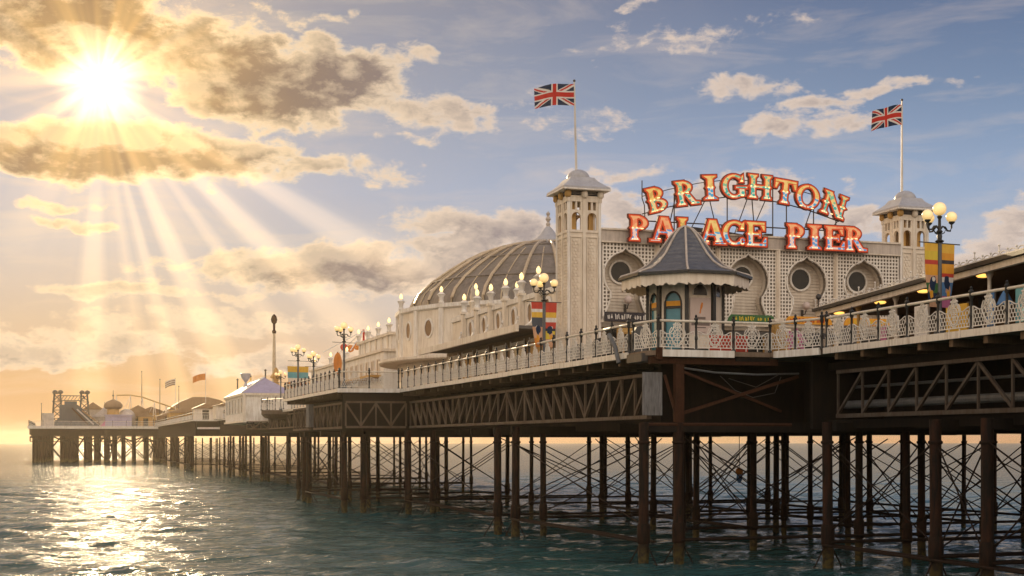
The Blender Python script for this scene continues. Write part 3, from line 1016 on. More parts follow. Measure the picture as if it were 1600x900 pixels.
# ------------------------------------------------------------------ towers
def tower():
    t = thing('entrance_tower', 'square cream belfry tower beside the domed hall', 'tower', (27.42, 73.0, DK))
    w = 1.0
    zt, za = 9.95, 7.9
    # corner piers
    b = MB()
    for sx in (-1, 1):
        for sy in (-1, 1):
            b.box(sx * w - .15 if sx > 0 else -w, sx * w if sx > 0 else -w + .15, sy * w - .15 if sy > 0 else -w, sy * w if sy > 0 else -w + .15, 0, zt)
    b.box(-w - .1, w + .1, -w - .1, w + .1, 0, .45)
    b.build('corner_pier_frame', 'white_paint', t)
    for k in range(4):
        # one face, built in local u (along), v (outward) and turned
        a = k * pi / 2
        rot = lambda u, v, z: (u * cos(a) - v * sin(a), u * sin(a) + v * cos(a), z)
        f = MB()
        def bx(u0, u1, v0, v1, z0, z1):
            vs = [rot(u, v, z) for z in (z0, z1) for u, v in ((u0, v0), (u1, v0), (u1, v1), (u0, v1))]
            f.add(vs, [(0, 3, 2, 1), (4, 5, 6, 7), (0, 1, 5, 4), (1, 2, 6, 5), (2, 3, 7, 6), (3, 0, 4, 7)])
        bx(-.85, .85, -w + .09, -w + .2, .45, za)                     # lower wall
        bx(-.09, .09, -w + .005, -w + .2, .45, zt)                        # middle rib
        bx(-.85, .85, -w + .03, -w + .2, za, za + .14)
        bx(-.85, .85, -w + .03, -w + .2, 9.62, zt)
        bx(-.85, .85, -w + .05, -w + .2, 9.05, 9.16)
        for s in (-1, 1):
            c = s * .47
            bx(c - .38, c - .27, -w + .05, -w + .2, za + .14, 9.05)
            bx(c + .27, c + .38, -w + .05, -w + .2, za + .14, 9.05)
            bx(c - .38, c - .25, -w + .05, -w + .2, 9.16, 9.62)
            bx(c + .25, c + .38, -w + .05, -w + .2, 9.16, 9.62)
            bx(c - .05, c + .05, -w + .05, -w + .2, 9.16, 9.62)
            # arch head fill
            arc = [(c + .27 * cos(q * pi / 10), 8.75 + .27 * sin(q * pi / 10)) for q in range(11)]
            for side in (0, 1):
                half = arc[:6] if side == 0 else arc[5:]
                ccx = c + .27 if side == 0 else c - .27
                pts = [*half, (c, 9.05), (ccx, 9.05)] if side == 0 else [*half, (ccx, 9.05), (c, 9.05)]
                n = len(pts)
                vs = [rot(u, -w + .05, z) for u, z in pts] + [rot(u, -w + .2, z) for u, z in pts]
                f.add(vs, [tuple(range(n)), tuple(range(2 * n - 1, n - 1, -1))] + [(i, i + n, (i + 1) % n + n, (i + 1) % n) for i in range(n)])
        f.build('wall', 'cream', t)
        # fretwork panels on the shaft
        f2 = MB()
        rr = random.Random(3)
        for s in (-1, 1):
            c = s * .47
            for (u0, u1, z0, z1) in ((c - .33, c + .33, .7, .74), (c - .33, c + .33, 7.62, 7.66), (c - .33, c - .29, .74, 7.62), (c + .29, c + .33, .74, 7.62)):
                vs = [rot(u, v, z) for z in (z0, z1) for u, v in ((u0, -w + .03), (u1, -w + .03), (u1, -w + .092), (u0, -w + .092))]
                f2.add(vs, [(4, 5, 6, 7), (0, 3, 2, 1), (0, 1, 5, 4), (1, 2, 6, 5), (2, 3, 7, 6), (3, 0, 4, 7)])
            for j in range(38):
                for i in range(3):
                    z = .86 + j * .176
                    u = c - .19 + i * .19 + (.095 if j % 2 else 0) - .05
                    if u + .06 > c + .27:
                        continue
                    vs = [rot(uu, v, zz) for zz in (z, z + .115) for uu, v in ((u - .062, -w + .045), (u + .062, -w + .045), (u + .062, -w + .091), (u - .062, -w + .091))]
                    f2.add(vs, [(4, 5, 6, 7), (0, 3, 2, 1), (0, 1, 5, 4), (1, 2, 6, 5), (2, 3, 7, 6), (3, 0, 4, 7)])
        f2.build('fretwork_lattice', 'cream', t)
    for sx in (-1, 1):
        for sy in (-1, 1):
            MB().box(sx * .52 - .13, sx * .52 + .13, sy * .52 - .13, sy * .52 + .13, 7.6, 9.9).build('sun_tint_post', 'ochre', t)  # added posts; ochre imitates low sun shining through the openings
    MB().box(-.79, .79, -.79, .79, 7.5, 7.58).build('floor', 'ochre', t)
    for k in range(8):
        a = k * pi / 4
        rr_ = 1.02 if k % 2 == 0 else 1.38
        MB().lathe((rr_ * cos(a), rr_ * sin(a), zt), [(.11, -.12), (.19, -.02), (.19, .18), (.13, .27)], 10).build('knob', 'ochre' if cos(a) < -.3 else 'cream', t, smooth=True)  # left-hand knobs in ochre carry the warm light on that side
    for k in range(4):
        for i in range(2):
            a = k * pi / 2
            u = (i - .5) * 1.9
            p0 = (u * cos(a) + (w - .03) * sin(a), u * sin(a) - (w - .03) * cos(a))
            MB().box(p0[0] - .07, p0[0] + .07, p0[1] - .07, p0[1] + .07, 9.6, 9.93).build('corbel', 'cream', t)
    MB().box(-.98, .98, -.98, .98, 10.0, 10.22).build('attic', 'dark_metal', t)
    # roof
    e = 1.40
    rf = MB()
    prof = [(e, 10.26), (e, 10.40), (1.12, 10.60), (.86, 10.82), (.70, 11.05)]
    rows = []
    for h, z in prof:
        rows.append([(-h, -h, z), (h, -h, z), (h, h, z), (-h, h, z), (-h, -h, z)])
    rf.grid(rows)
    rf.add([(-e, -e, 10.26), (e, -e, 10.26), (e, e, 10.26), (-e, e, 10.26)], [(0, 1, 2, 3)])
    roof = rf.build('roof', 'roof_metal', t)
    MB().box(-e - .02, e + .02, -e - .02, e + .02, 10.22, 10.30).build('eave_trim', 'white_paint', roof)
    MB().lathe((0, 0, 11.0), [(.66, 0), (.66, .14), (.58, .32), (.42, .47), (.22, .56), (.03, .60)], 20).build('cap', 'roof_metal', roof, smooth=True)
    return t
tw = tower()
dup(tw, (48.82, 73.0, DK), 0, 'square cream belfry tower behind the lamp with yellow banners', None)

# ------------------------------------------------------------------ flags
def union(u, v):
    x, y = u * 60 - 30, v * 30 - 15
    if abs(x) < 3 or abs(y) < 3:
        return 1
    if abs(x) < 5 or abs(y) < 5:
        return 0
    d1, d2 = (x - 2 * y) / sqrt(5), (x + 2 * y) / sqrt(5)
    for d, flip in ((d1, x * 1), (d2, x * 1)):
        if abs(d) < 3:
            s = d if (x > 0) else -d
            if d is d1:
                if -2 < -s < 0 or 0 < -s < .35:
                    return 1
            else:
                if -2 < s < 0 or 0 < s < .35:
                    return 1
            return 0
    return 2

def flag_mesh(Lx, H, amp, droop, seed):
    rr = random.Random(seed)
    ph = rr.uniform(0, 6)
    nu, nv = 90, 46
    b = MB()
    rows = []
    for j in range(nv + 1):
        v = j / nv
        r = []
        for i in range(nu + 1):
            u = i / nu
            w = amp * u ** .8 * sin(u * 8.5 + ph + v * .9)
            x = -u * Lx * (1 - .06 * amp * 6)
            z = -v * H - droop * u * u - .05 * u * sin(u * 7 + ph) + .16 * u * (v - .5) * droop
            r.append((x, w + .25 * u, z))
        rows.append(r)
    n = nu + 1
    vs = [p for r in rows for p in r]
    for i in range(nv):
        for k in range(nu):
            pass
    b.v = vs
    for i in range(nv):
        for k in range(nu):
            b.f.append((i * n + k, i * n + k + 1, (i + 1) * n + k + 1, (i + 1) * n + k))
            b.m.append(union((k + .5) / nu, 1 - (i + .5) / nv))
    return b.mesh('flag', ['flag_white', 'flag_red', 'flag_blue'], True, fix=False)

def flagpole(label, x, y, z0, z1, lean=0.0):
    t = thing('flagpole', label, 'flagpole', (x, y, z0))
    h = z1 - z0
    MB().tube([(0, 0, 0), (lean, 0, h)], [.075, .045], 8).build('pole', 'fascia', t, smooth=True)
    MB().ball((lean, 0, h + .05), .08, 8, 6).build('finial', 'dark_metal', t, smooth=True)
    return t
flagpole('slim flagpole on the tower beside the dome', 27.3, 73, 20.5, 25.55, -.12)
fl = put('flag', flag_mesh(2.42, 1.22, .14, .30, 1), None, (27.16, 72.98, 25.42))
tag(fl, 'union flag flying out above the tower beside the dome', 'flag')
flagpole('slim flagpole on the tower behind the yellow banners', 48.6, 73, 20.5, 26.1, 0)
fl = put('flag', flag_mesh(1.95, 1.25, .24, .42, 5), None, (48.55, 72.98, 25.85))
fl.rotation_euler = (0, 0, radians(-12))
tag(fl, 'rippled union flag above the tower behind the yellow banners', 'flag')

# ------------------------------------------------------------------ lit lettering
def stem(cx, hw=.095, serif=.165, z0=0, z1=1, spur=.15):
    r = [(serif, z0), (serif, z0 + .055), (hw, z0 + .15), (hw, .42), (spur, .5), (hw, .58), (hw, z1 - .15), (serif, z1 - .055), (serif, z1)]
    return [(cx + x, z) for x, z in r] + [(cx - x, z) for x, z in reversed(r)]
def arc(cx, cz, rx, ry, w, a0, a1, n=16, taper=0.0):
    o, i = [], []
    for k in range(n + 1):
        t = k / n
        a = radians(a0 + (a1 - a0) * t)
        ww = w * (1 - taper * abs(2 * t - 1) ** 2)
        o.append((cx + rx * cos(a), cz + ry * sin(a)))
        i.append((cx + (rx - ww) * cos(a), cz + (ry - ww * .62) * sin(a)))
    return o + i[::-1]
def rect(x0, x1, z0, z1):
    return [(x0, z0), (x1, z0), (x1, z1), (x0, z1)]
GL = {
    'B': (.72, [stem(.19), arc(.24, .745, .36, .255, .17, 90, -90), arc(.24, .265, .44, .265, .18, 90, -90)]),
    'R': (.86, [stem(.19), arc(.24, .73, .38, .27, .17, 90, -90), [(.30, .47), (.50, .47), (.70, .13), (.86, .10), (.86, 0), (.56, 0)]]),
    'I': (.40, [stem(.20, .11, .24)]),
    'G': (.92, [arc(.45, .5, .45, .5, .19, 48, 312), rect(.50, .95, .40, .50), [(.62, .40), (.84, .40), (.86, .10), (.62, .06)], [(.66, .66), (.80, .66), (.80, .99), (.72, .92)]]),
    'H': (.94, [stem(.20), stem(.74), rect(.28, .66, .44, .56)]),
    'T': (.88, [stem(.44), rect(.02, .86, .87, .995), [(.02, .62), (.10, .62), (.19, .88), (.02, .88)], [(.86, .62), (.78, .62), (.69, .88), (.86, .88)]]),
    'O': (.88, [arc(.44, .5, .44, .5, .18, 90, 270), arc(.44, .5, .44, .5, .18, -90, 90)]),
    'N': (.96, [stem(.16, .06, .15), stem(.80, .06, .15), [(.04, .995), (.30, .995), (.86, .02), (.64, .02)]]),
    'P': (.68, [stem(.19), arc(.24, .715, .40, .285, .18, 90, -90)]),
    'A': (.98, [[(.36, .995), (.48, .995), (.24, .06), (.12, .06)], [(.38, .99), (.62, .99), (.90, .07), (.64, .07)], rect(.22, .70, .33, .43), rect(-.01, .36, 0, .08), rect(.56, .99, 0, .08), [(.22, .38), (.30, .47), (.38, .38), (.30, .29)]]),
    'L': (.78, [stem(.19), rect(.25, .76, .004, .13), [(.76, .36), (.69, .36), (.58, .12), (.76, .12)]]),
    'C': (.86, [arc(.45, .5, .45, .5, .19, 50, 308), [(.62, .64), (.78, .64), (.80, .99), (.68, .90)], arc(.72, .17, .11, .15, .10, 0, 360)]),
    'E': (.80, [stem(.19), rect(.25, .72, .87, .995), [(.72, .64), (.65, .64), (.54, .88), (.72, .88)], rect(.25, .52, .44, .56), [(.50, .36), (.56, .36), (.56, .64), (.50, .64)], rect(.25, .78, .004, .13), [(.78, .36), (.71, .36), (.60, .12), (.78, .12)]]),
}
def offset(poly, d):
    n = len(poly)
    area = sum(poly[i][0] * poly[(i + 1) % n][1] - poly[(i + 1) % n][0] * poly[i][1] for i in range(n))
    s = 1 if area > 0 else -1
    out = []
    for i in range(n):
        p0, p1, p2 = Vector(poly[i - 1]), Vector(poly[i]), Vector(poly[(i + 1) % n])
        e1, e2 = (p1 - p0), (p2 - p1)
        if e1.length < 1e-6 or e2.length < 1e-6:
            out.append(tuple(p1))
            continue
        n1 = Vector((e1.y, -e1.x)).normalized() * s
        n2 = Vector((e2.y, -e2.x)).normalized() * s
        m = n1 + n2
        if m.length < .35:
            m = n1
        m.normalize()
        k = min(1 / max(m.dot(n1), .5), 1.7)
        out.append(tuple(p1 + m * d * k))
    return out

def letter(parent, ch, x, z, h, rot, inlay, word):
    w, polys = GL[ch]
    sc = h
    root = MB()
    for i, p in enumerate(polys):
        q = offset(p, .068)
        root.prism([((u - w / 2), v) for u, v in q], 'y', -.01 - i * .0012, .10)
    case = root.build('letter', 'letter_case', parent, (x, 0, z))
    case.scale = (sc * 1.20, sc * .97, sc * .97)
    case.rotation_euler = (0, radians(-rot), 0)
    case['label'] = f'lit red and gold letter {ch} in the {word} of the sign'
    b = MB()
    for i, p in enumerate(polys):
        b.prism([((u - w / 2), v) for u, v in offset(p, .034)], 'y', -.035 - i * .0014, -.005)
    b.build('letter_face', 'letter_face', case)
    b = MB()
    for i, p in enumerate(polys):
        q = offset(p, -.022)
        b.prism([((u - w / 2), v) for u, v in q], 'y', -.052 - i * .0014, -.030)
    b.build('letter_inlay', inlay, case)
    # rows of bulbs at the feet and heads of the strokes
    b = MB()
    for p in polys:
        xs = [u for u, v in p]
        zs = [v for u, v in p]
        if max(zs) - min(zs) < .3:
            continue
        cx = (min(xs) + max(xs)) / 2 - w / 2
        for zz in ((min(zs) + .05), ):
            for du in (-.08, 0, .08):
                b.ball((cx + du if len(p) == 18 else cx + du * .4, -.062, zz), .024, 6, 4)
        if len(p) == 18:
            for du in (-.07, .07):
                b.ball((cx + du, -.062, .5), .028, 6, 4)
    if b.v:
        b.build('bulb_molding', 'letter_bulb', case)
SY = 71.55
s1 = thing('letter_sign', 'arched upper row of red and gold circus letters reading BRIGHTON', 'sign', (0, SY, 0))
row1 = [('B', 31.68, 18.22, 14.5, 'inlay_gold'), ('R', 33.52, 18.68, 9, 'inlay_teal'), ('I', 34.95, 19.06, 4.5, 'inlay_sky'), ('G', 36.47, 19.22, 2.5, 'inlay_teal'),
        ('H', 38.09, 19.27, -2, 'inlay_teal'), ('T', 39.70, 19.08, -6, 'inlay_sky'), ('O', 41.17, 18.88, -10, 'inlay_sky'), ('N', 42.90, 18.52, -16, 'inlay_teal')]
for ch, x, z, rt, inl in row1:
    letter(s1, ch, x - .5 * 1.4 * sin(radians(-rt)) * .5, z, 1.42, rt, inl, 'upper row')
s2 = thing('letter_sign', 'straight lower row of red and gold circus letters reading PALACE PIER', 'sign', (0, SY - .05, 0))
row2 = [('P', 30.48, 'inlay_pink'), ('A', 32.03, 'inlay_pink'), ('L', 33.50, 'inlay_gold'), ('A', 35.04, 'inlay_sky'), ('C', 36.42, 'inlay_sky'), ('E', 37.83, 'inlay_sky'),
        ('P', 40.40, 'inlay_pink'), ('I', 41.65, 'inlay_pink'), ('E', 43.00, 'inlay_pink'), ('R', 44.41, 'inlay_pink')]
for ch, x, inl in row2:
    letter(s2, ch, x, 16.50, 1.45, 0, inl, 'lower row')
fr = thing('sign_frame', 'thin steel scaffold of posts and struts holding up the lit letters', 'frame', (0, 72.0, 0))
arcp = [(30.9, 18.1), (32.6, 18.6), (34.4, 19.05), (36.2, 19.35), (38, 19.4), (39.8, 19.2), (41.6, 18.85), (43.6, 18.3)]
b = MB()
b.tube([(x, 0, z) for x, z in arcp], .035, 6)
b.tube([(x, 0, z + 1.0) for x, z in arcp], .025, 6)
b.build('arch_rail', 'dark_metal', fr)
MB().tube([(30.4, 0, 17.72), (39.5, 0, 17.72)], .04, 6).build('cross_rail', 'dark_metal', fr)
MB().tube([(39.5, 0, 17.72), (45.0, 0, 17.72)], .04, 6).build('cross_rail', 'dark_metal', fr)
for x, z in ((32.9, 19.4), (36.25, 20.6), (39.2, 20.4), (40.1, 20.2), (41.9, 19.2), (43.4, 18.8)):
    MB().tube([(x, .02, 17.0), (x, .02, z)], .035, 6).build('post', 'dark_metal', fr)
for x0, x1, z in ((34.0, 35.1, 19.6), (36.9, 37.7, 19.75), (37.9, 38.9, 19.7), (41.3, 41.8, 19.1), (42.6, 43.7, 18.5), (35.9, 35.0, 19.6), (38.3, 37.8, 19.7), (32.7, 33.0, 19.3)):
    MB().tube([(x0, .5, 17.15), (x1, 0, z)], .032, 6).build('strut', 'dark_metal', fr)
MB().tube([(31.1, 0, 17.1), (31.05, 0, 18.6), (30.9, 0, 19.0), (30.9, 0, 20.0)], .03, 6).build('mast', 'dark_metal', fr)

# ------------------------------------------------------------------ kiosk
ki = thing('kiosk', 'octagonal kiosk with curved slate roof and scalloped cream valance on the platform corner', 'kiosk', (26.30, 56.4, DK))
A8 = radians(22.5)
def octo(r, z, a0=A8):
    return [(r * cos(a0 + k * pi / 4), r * sin(a0 + k * pi / 4), z) for k in range(8)]
prof = [(2.90, 3.52), (2.84, 3.60), (2.16, 3.80), (1.66, 4.11), (1.26, 4.52), (.92, 5.00), (.60, 5.44), (.33, 5.70), (.04, 5.83)]
b = MB()
for (r0, z0), (r1, z1) in zip(prof[:-1], prof[1:]):
    p, q = octo(r0, z0), octo(r1, z1)
    for k in range(8):
        b.add([p[k], p[(k + 1) % 8], q[(k + 1) % 8], q[k]], [(0, 1, 2, 3)])
b.add(octo(2.90, 3.52), [tuple(range(8))])
rf = b.build('roof', 'slate', ki)
for k in range(8):
    a = A8 + k * pi / 4
    MB().tube([((r + .02) * cos(a), (r + .02) * sin(a), z + .03) for r, z in prof], .05, 6).build('hip_molding', 'stucco', rf, smooth=True)
g = MB()
p = octo(2.94, 3.50)
for k in range(8):
    g.bar(p[k], p[(k + 1) % 8], .12, .12)
g.build('gutter_trim', 'black_iron', rf)
for k in range(8):
    p0, p1 = Vector(octo(2.84, 0)[k]), Vector(octo(2.84, 0)[(k + 1) % 8])
    n = 42
    top, bot = [], []
    for i in range(n + 1):
        t = i / n
        q = p0.lerp(p1, t)
        sc = abs(sin(t * pi * 3.5 + .3))
        top.append((q.x, q.y, 3.46))
        bot.append((q.x, q.y, 2.95 + .10 * (1 - sc) + .02 * sin(t * 50)))
    d = Vector((-(p1 - p0).y, (p1 - p0).x, 0)).normalized() * .03
    b = MB()
    b.grid([bot, top])
    b.grid([[tuple(Vector(x) + d) for x in bot], [tuple(Vector(x) + d) for x in top]])
    b.build('valance_edging', 'cream', ki)
MB().lathe((0, 0, 3.31), [(1.6, 0), (2.78, .05)], 8, a0=A8, closed=False).build('soffit', 'dark_metal', ki)
rb = 1.66
pv = octo(rb, 0)
for k in range(8):
    MB().box(-.09, .09, -.09, .09, 0, 3.34).build('post', 'black_iron', ki, (pv[k][0], pv[k][1], 0)).rotation_euler = (0, 0, A8 + k * pi / 4)
MB().lathe((0, 0, 0), [(1.60, 0), (1.60, .25), (1.56, .28)], 8, a0=A8).build('plinth', 'dark_metal', ki)
for k in range(8):
    am = A8 + (k + .5) * pi / 4
    mid = (rb * cos(pi / 8)) - .04
    L = 2 * rb * sin(pi / 8) - .18
    # local: u along the wall, n outward
    def place(o):
        o.location = (mid * cos(am), mid * sin(am), 0)
        o.rotation_euler = (0, 0, am + pi / 2)
        return o
    face = k
    door = k in (4, 3, 7, 0)
    w = L / 2
    if door:
        # wall round an arched opening
        ow = w - .16
        out = [(-w, .28), (-ow, .28), (-ow, 2.2)]
        out += [(-ow * cos(i * pi / 12), 2.2 + ow * 1.5 * sin(i * pi / 12)) for i in range(1, 12)]
        out += [(ow, 2.2), (ow, .28), (w, .28), (w, 3.3), (-w, 3.3)]
        place(MB().prism(out, 'y', -.03, .03).build('wall', 'cream', ki))
        d = place(MB().box(-ow, ow, .04, .08, .28, 3.1).build('door', 'blue_glass', ki))
        fr_ = MB()
        fr_.tube([(-ow, -.03, .3), (-ow, -.03, 2.2), *[(-ow * cos(i * pi / 12), -.03, 2.2 + ow * 1.5 * sin(i * pi / 12)) for i in range(1, 12)], (ow, -.03, 2.2), (ow, -.03, .3)], .045, 6)
        fr_.box(-ow, ow, -.01, .035, 2.05, 2.15)
        fr_.build('door_frame', 'black_iron', d)
        MB().box(-ow + .05, ow - .05, .0, .038, 2.16, 2.38).build('door_panel', 'sign_amber', d)
    else:
        place(MB().box(-w, w, -.03, .03, .28, 3.3).build('wall', 'cream', ki))
        wn = place(MB().prism([(.36 * cos(i * pi / 8), 2.62 + .5 * sin(i * pi / 8)) for i in range(9)], 'y', -.05, -.032).build('window', 'dark_glass', ki))
        MB().tube([(.36 * cos(i * pi / 8), -.055, 2.62 + .5 * sin(i * pi / 8)) for i in range(9)], .03, 6).build('window_frame', 'white_paint', wn)
for k in (6,):
    am = A8 + (k + .5) * pi / 4 + 0
pt = thing('poster', 'pale pink poster with an orange figure and dark lines of text on the kiosk wall', 'poster')
am = A8 + 5.5 * pi / 4
am = A8 + 5.5 * pi / 4
mid = rb * cos(pi / 8) + .03
pt.location = (26.30 + mid * cos(am), 56.4 + mid * sin(am), DK)
pt.rotation_euler = (0, 0, am + pi / 2)
MB().box(-.5, .5, -.02, .0, .9, 2.5).build('sheet', 'poster', pt)
b = MB().box(-.26, .24, -.026, -.02, 1.55, 1.66).box(-.44, .44, -.026, -.02, 1.28, 1.44).box(-.28, .26, -.026, -.02, 1.17, 1.22).box(-.26, .24, -.026, -.02, .98, 1.0)
b.build('text_lettering', 'poster_mark', pt)
MB().prism([(-.06, 1.82), (0, 1.80), (.04, 1.98), (.10, 2.10), (.12, 2.28), (.05, 2.30), (.0, 2.14), (-.02, 1.98)], 'y', -.028, -.02).build('figure', 'orange', pt)

for lab, x, y, mat, h in (('tall grey covered board behind the railing just before the kiosk', 24.15, 56.6, 'pipe_grey', 1.35), ('low dark bin behind the railing below the black sign', 23.6, 60.0, 'dark_metal', 1.05), ('dark grey box seat behind the railing near the tall tower', 23.6, 63.0, 'dark_metal', .95)):
    t = thing('litter_bin' if 'bin' in lab else 'covered_board' if 'board' in lab else 'box_seat', lab, 'bin' if 'bin' in lab else 'board' if 'board' in lab else 'seat', (x, y, DK))
    o = [(-.3, 0), (.3, 0), (.3, h * .8), (.18, h * .95), (0, h), (-.18, h * .95), (-.3, h * .8)]
    MB().prism(o, 'y', -.16, .16).build('body', mat, t)
    MB().box(-.33, .33, -.19, .19, 0, .08).build('base', 'dark_metal', t)

# ------------------------------------------------------------------ long shelter
sh = thing('shelter', 'long open promenade shelter with dark gutter, white crested roof edge and orange ceiling lights', 'shelter', (34.0, 58.5, DK))
sd = Vector((29.2 - 34.0, 33.5 - 58.5, 0))
SL = sd.length
sh.rotation_euler = (0, 0, atan2(sd.y, sd.x))     # local x runs along the eave towards the shore, local -y is inland side, +y ...
# local y>0 is to the left of travel (towards +x world)
ER = 2.45
MB().box(0, SL, -.06, .06, ER - .02, ER + .12).build('gutter', 'black_iron', sh)
MB().box(.1, SL, .10, .28, ER - .26, ER - .04).build('fascia_board', 'cream', sh)
b = MB()
b.prism([(.06, ER + .05), (4.6, ER + .42), (4.6, ER + .50), (.06, ER + .13)], 'x', 0, SL)
b.build('roof', 'dark_roof', sh)
MB().box(.1, SL, .29, 4.5, ER - .16, ER - .08).build('ceiling', 'joist_wood', sh)
cb = MB()
n = int(SL / .62)
for i in range(n):
    x = .3 + i * .62
    hgt = .36 if i % 3 == 0 else .17
    cb.tube([(x, .02, ER + .12), (x, .02, ER + .12 + hgt)], .022, 5)
    cb.ball((x, .02, ER + .14 + hgt), .045, 6, 4)
    if i % 3 == 0:
        cb.bar((x - .10, .02, ER + .30), (x + .10, .02, ER + .30), .03)
    pts = [(x + .31 + .25 * cos(k * pi / 6), .02, ER + .13 + .15 * sin(k * pi / 6)) for k in range(7)]
    cb.tube(pts, .02, 5)
cb.bar((0, .02, ER + .15), (SL, .02, ER + .15), .05)
cb.build('cresting_lattice', 'ironwork', sh)
for i, x in enumerate((.5, 4.6, 8.8, 13.0, 17.2, 21.5, 24.5)):
    MB().lathe((x, .5, 0), [(.13, 0), (.13, .4), (.075, .5), (.07, 2.0), (.13, 2.15), (.15, 2.29)], 10).build('post', 'ochre' if i % 2 else 'cream', sh, smooth=True)
    MB().lathe((x, 4.2, 0), [(.10, 0), (.08, .5), (.07, 2.0), (.12, 2.29)], 8).build('post', 'dark_metal', sh, smooth=True)
MB().box(.3, SL, 4.3, 4.4, 0, 2.3).build('back_wall', 'joist_wood', sh)
for x in (1.5, 6.5, 11.0, 16.2, 20.6):
    lt = MB().lathe((x, .75, ER - .165), [(.22, 0), (.26, -.05), (.20, -.10), (.05, -.12)], 16).build('ceiling_light', 'ceiling_glow', sh, smooth=True)
MB().tube([(.8, .0, ER + .14), (.8, .0, ER + .5)], .03, 6).ball((.8, 0, ER + .62), .14, 10, 6).build('finial', 'dark_metal', sh)

# stalls and things glimpsed through the railing under the shelter
stall_specs = [(33.9, 55.0, 'blue', 'pale blue-grey display board under the shelter end', 'plank_grey', 1.5), (32.9, 50.8, 'pink', 'pink display board beside the shelter post', 'pink', 1.1),
               (32.2, 47.0, 'white', 'white notice board under the shelter', 'white_paint', 1.6), (31.4, 43.6, 'yellow', 'yellow display board under the shelter', 'yellow', 1.3),
               (30.9, 41.0, 'blue2', 'blue display board under the shelter near the lamp', 'blue', 1.5), (30.6, 38.9, 'teal', 'turquoise display board at the shore end of the shelter', 'turquoise', 1.5)]
for x, y, _, lab, mat, h in stall_specs:
    t = thing('display_board', lab, 'board', (x, y, DK), radians(R.uniform(60, 110)))
    MB().box(-.55, .55, -.04, .04, .25, h).build('panel', mat, t)
    for s in (-1, 1):
        MB().box(s * .5 - .04, s * .5 + .04, -.10, -.045, 0, h + .05).build('leg', 'dark_metal', t)
    MB().prism([(-.3, .5), (.25, .45), (.3, .9), (0, h - .15), (-.25, .85)], 'y', -.055, -.042).build('picture', ('sign_amber' if mat != 'yellow' else 'turquoise'), t)
# closed parasol, blue
t = thing('parasol', 'closed blue parasol behind the railing under the shelter', 'parasol', (30.9, 40.2, DK))
MB().lathe((0, 0, .95), [(.30, 0), (.20, .22), (.05, .52)], 10).build('canopy', 'blue', t, smooth=True)
MB().tube([(0, 0, 0), (0, 0, 1.5)], .025, 6).build('pole', 'dark_metal', t)
t = thing('flower_sign', 'magenta flower-shaped board on the deck beside the kiosk railing', 'sign', (30.2, 53.4, DK))
o = [((.42 + .12 * cos(8 * a)) * cos(a), .62 + (.42 + .12 * cos(8 * a)) * sin(a)) for a in [k * pi / 32 for k in range(64)]]
MB().prism(o, 'y', -.03, .03).build('petal_board', 'pink', t)
MB().prism([(.15 * cos(k * pi / 8), .62 + .15 * sin(k * pi / 8)) for k in range(16)], 'y', -.05, -.031).build('centre', 'yellow', t)
MB().box(-.04, .04, .035, .1, 0, .6).build('leg', 'dark_metal', t)
t = thing('red_barrier', 'dark red board behind the railing in front of the kiosk poster', 'board', (26.9, 53.3, DK))
MB().box(-.9, .9, -.03, .03, .05, .75).build('panel', 'red', t)
for s in (-1, 1):
    MB().box(s * .8 - .04, s * .8 + .04, .035, .10, 0, .8).build('leg', 'dark_metal', t)
for lab, x, y in (('golden lit post under the front beside the green sign', 39.5, 71.0), ('golden gate post behind the corner railing', 29.0, 52.9)):
    t = thing('gate_post', lab, 'post', (x, y, DK))
    h = 2.6 if y > 60 else 1.35
    MB().box(-.17, .17, -.17, .17, 0, h).build('shaft', 'ochre', t)  # ochre carries the golden light on the front post
    MB().box(-.22, .22, -.22, .22, h + .002, h + .12).build('cap', 'cream', t)

# ------------------------------------------------------------------ lamps
def lamp_post(label, loc, banner=True):
    t = thing('lamp_post', label, 'street lamp', loc, 0, 'promenade lamp posts with four globes')
    b = MB()
    b.lathe((0, 0, 0), [(.20, 0), (.20, .25), (.12, .4), (.085, .6), (.08, 3.4)], 10)
    b.build('pole', 'pipe_grey', t, smooth=True)
    MB().lathe((0, 0, 3.4), [(.11, 0), (.17, .06), (.08, .12), (.10, .25), (.06, .32), (.12, .40), (.06, .48), (.05, .85), (.10, .95), (.03, 1.0)], 10).build('shaft', 'black_iron', t, smooth=True)
    for a in (0, pi, pi / 2):
        p = [(0, 3.85), (.14, 4.0), (.26, 3.98), (.36, 3.86), (.50, 3.86), (.56, 3.98), (.56, 4.12)]
        q = [(.10, 3.72), (.22, 3.78), (.30, 3.9), (.22, 3.95)]
        m = MB()
        m.tube([(r * cos(a), r * sin(a), z) for r, z in p], .035, 7)
        m.tube([(r * cos(a), r * sin(a), z) for r, z in q], .02, 6)
        m.lathe((.56 * cos(a), .56 * sin(a), 4.1), [(.05, 0), (.12, .07), (.12, .1)], 10)
        m.build('arm', 'black_iron', t, smooth=True)
        MB().ball((.56 * cos(a), .56 * sin(a), 4.37), .20, 18, 12).build('globe', 'lamp_globe', t, smooth=True)
    MB().ball((0, 0, 4.63), .245, 18, 12).build('globe', 'lamp_globe', t, smooth=True)
    MB().tube([(-.95, 0, 3.38), (.95, 0, 3.38)], .022, 6).build('banner_arm', 'dark_metal', t)
    return t
lp = lamp_post('four-globe lamp post with red and yellow banners beside the tall entrance tower', (23.25, 66.9, DK))
L = lambda loc, rz, lab: dup(lp, loc, rz, lab)
L((30.0, 42.7, DK), .12, 'four-globe lamp post with yellow banners in front of the shelter')
L((18.95, 98.7, DK), .3, 'four-globe lamp post at the jutting corner of the railing')
L((19.4, 122.6, DK), .2, 'four-globe lamp post with faded shield banners at the far end of the landing')
L((22.3, 131.5, DK), .4, 'low four-globe lamp post just beyond the landing')
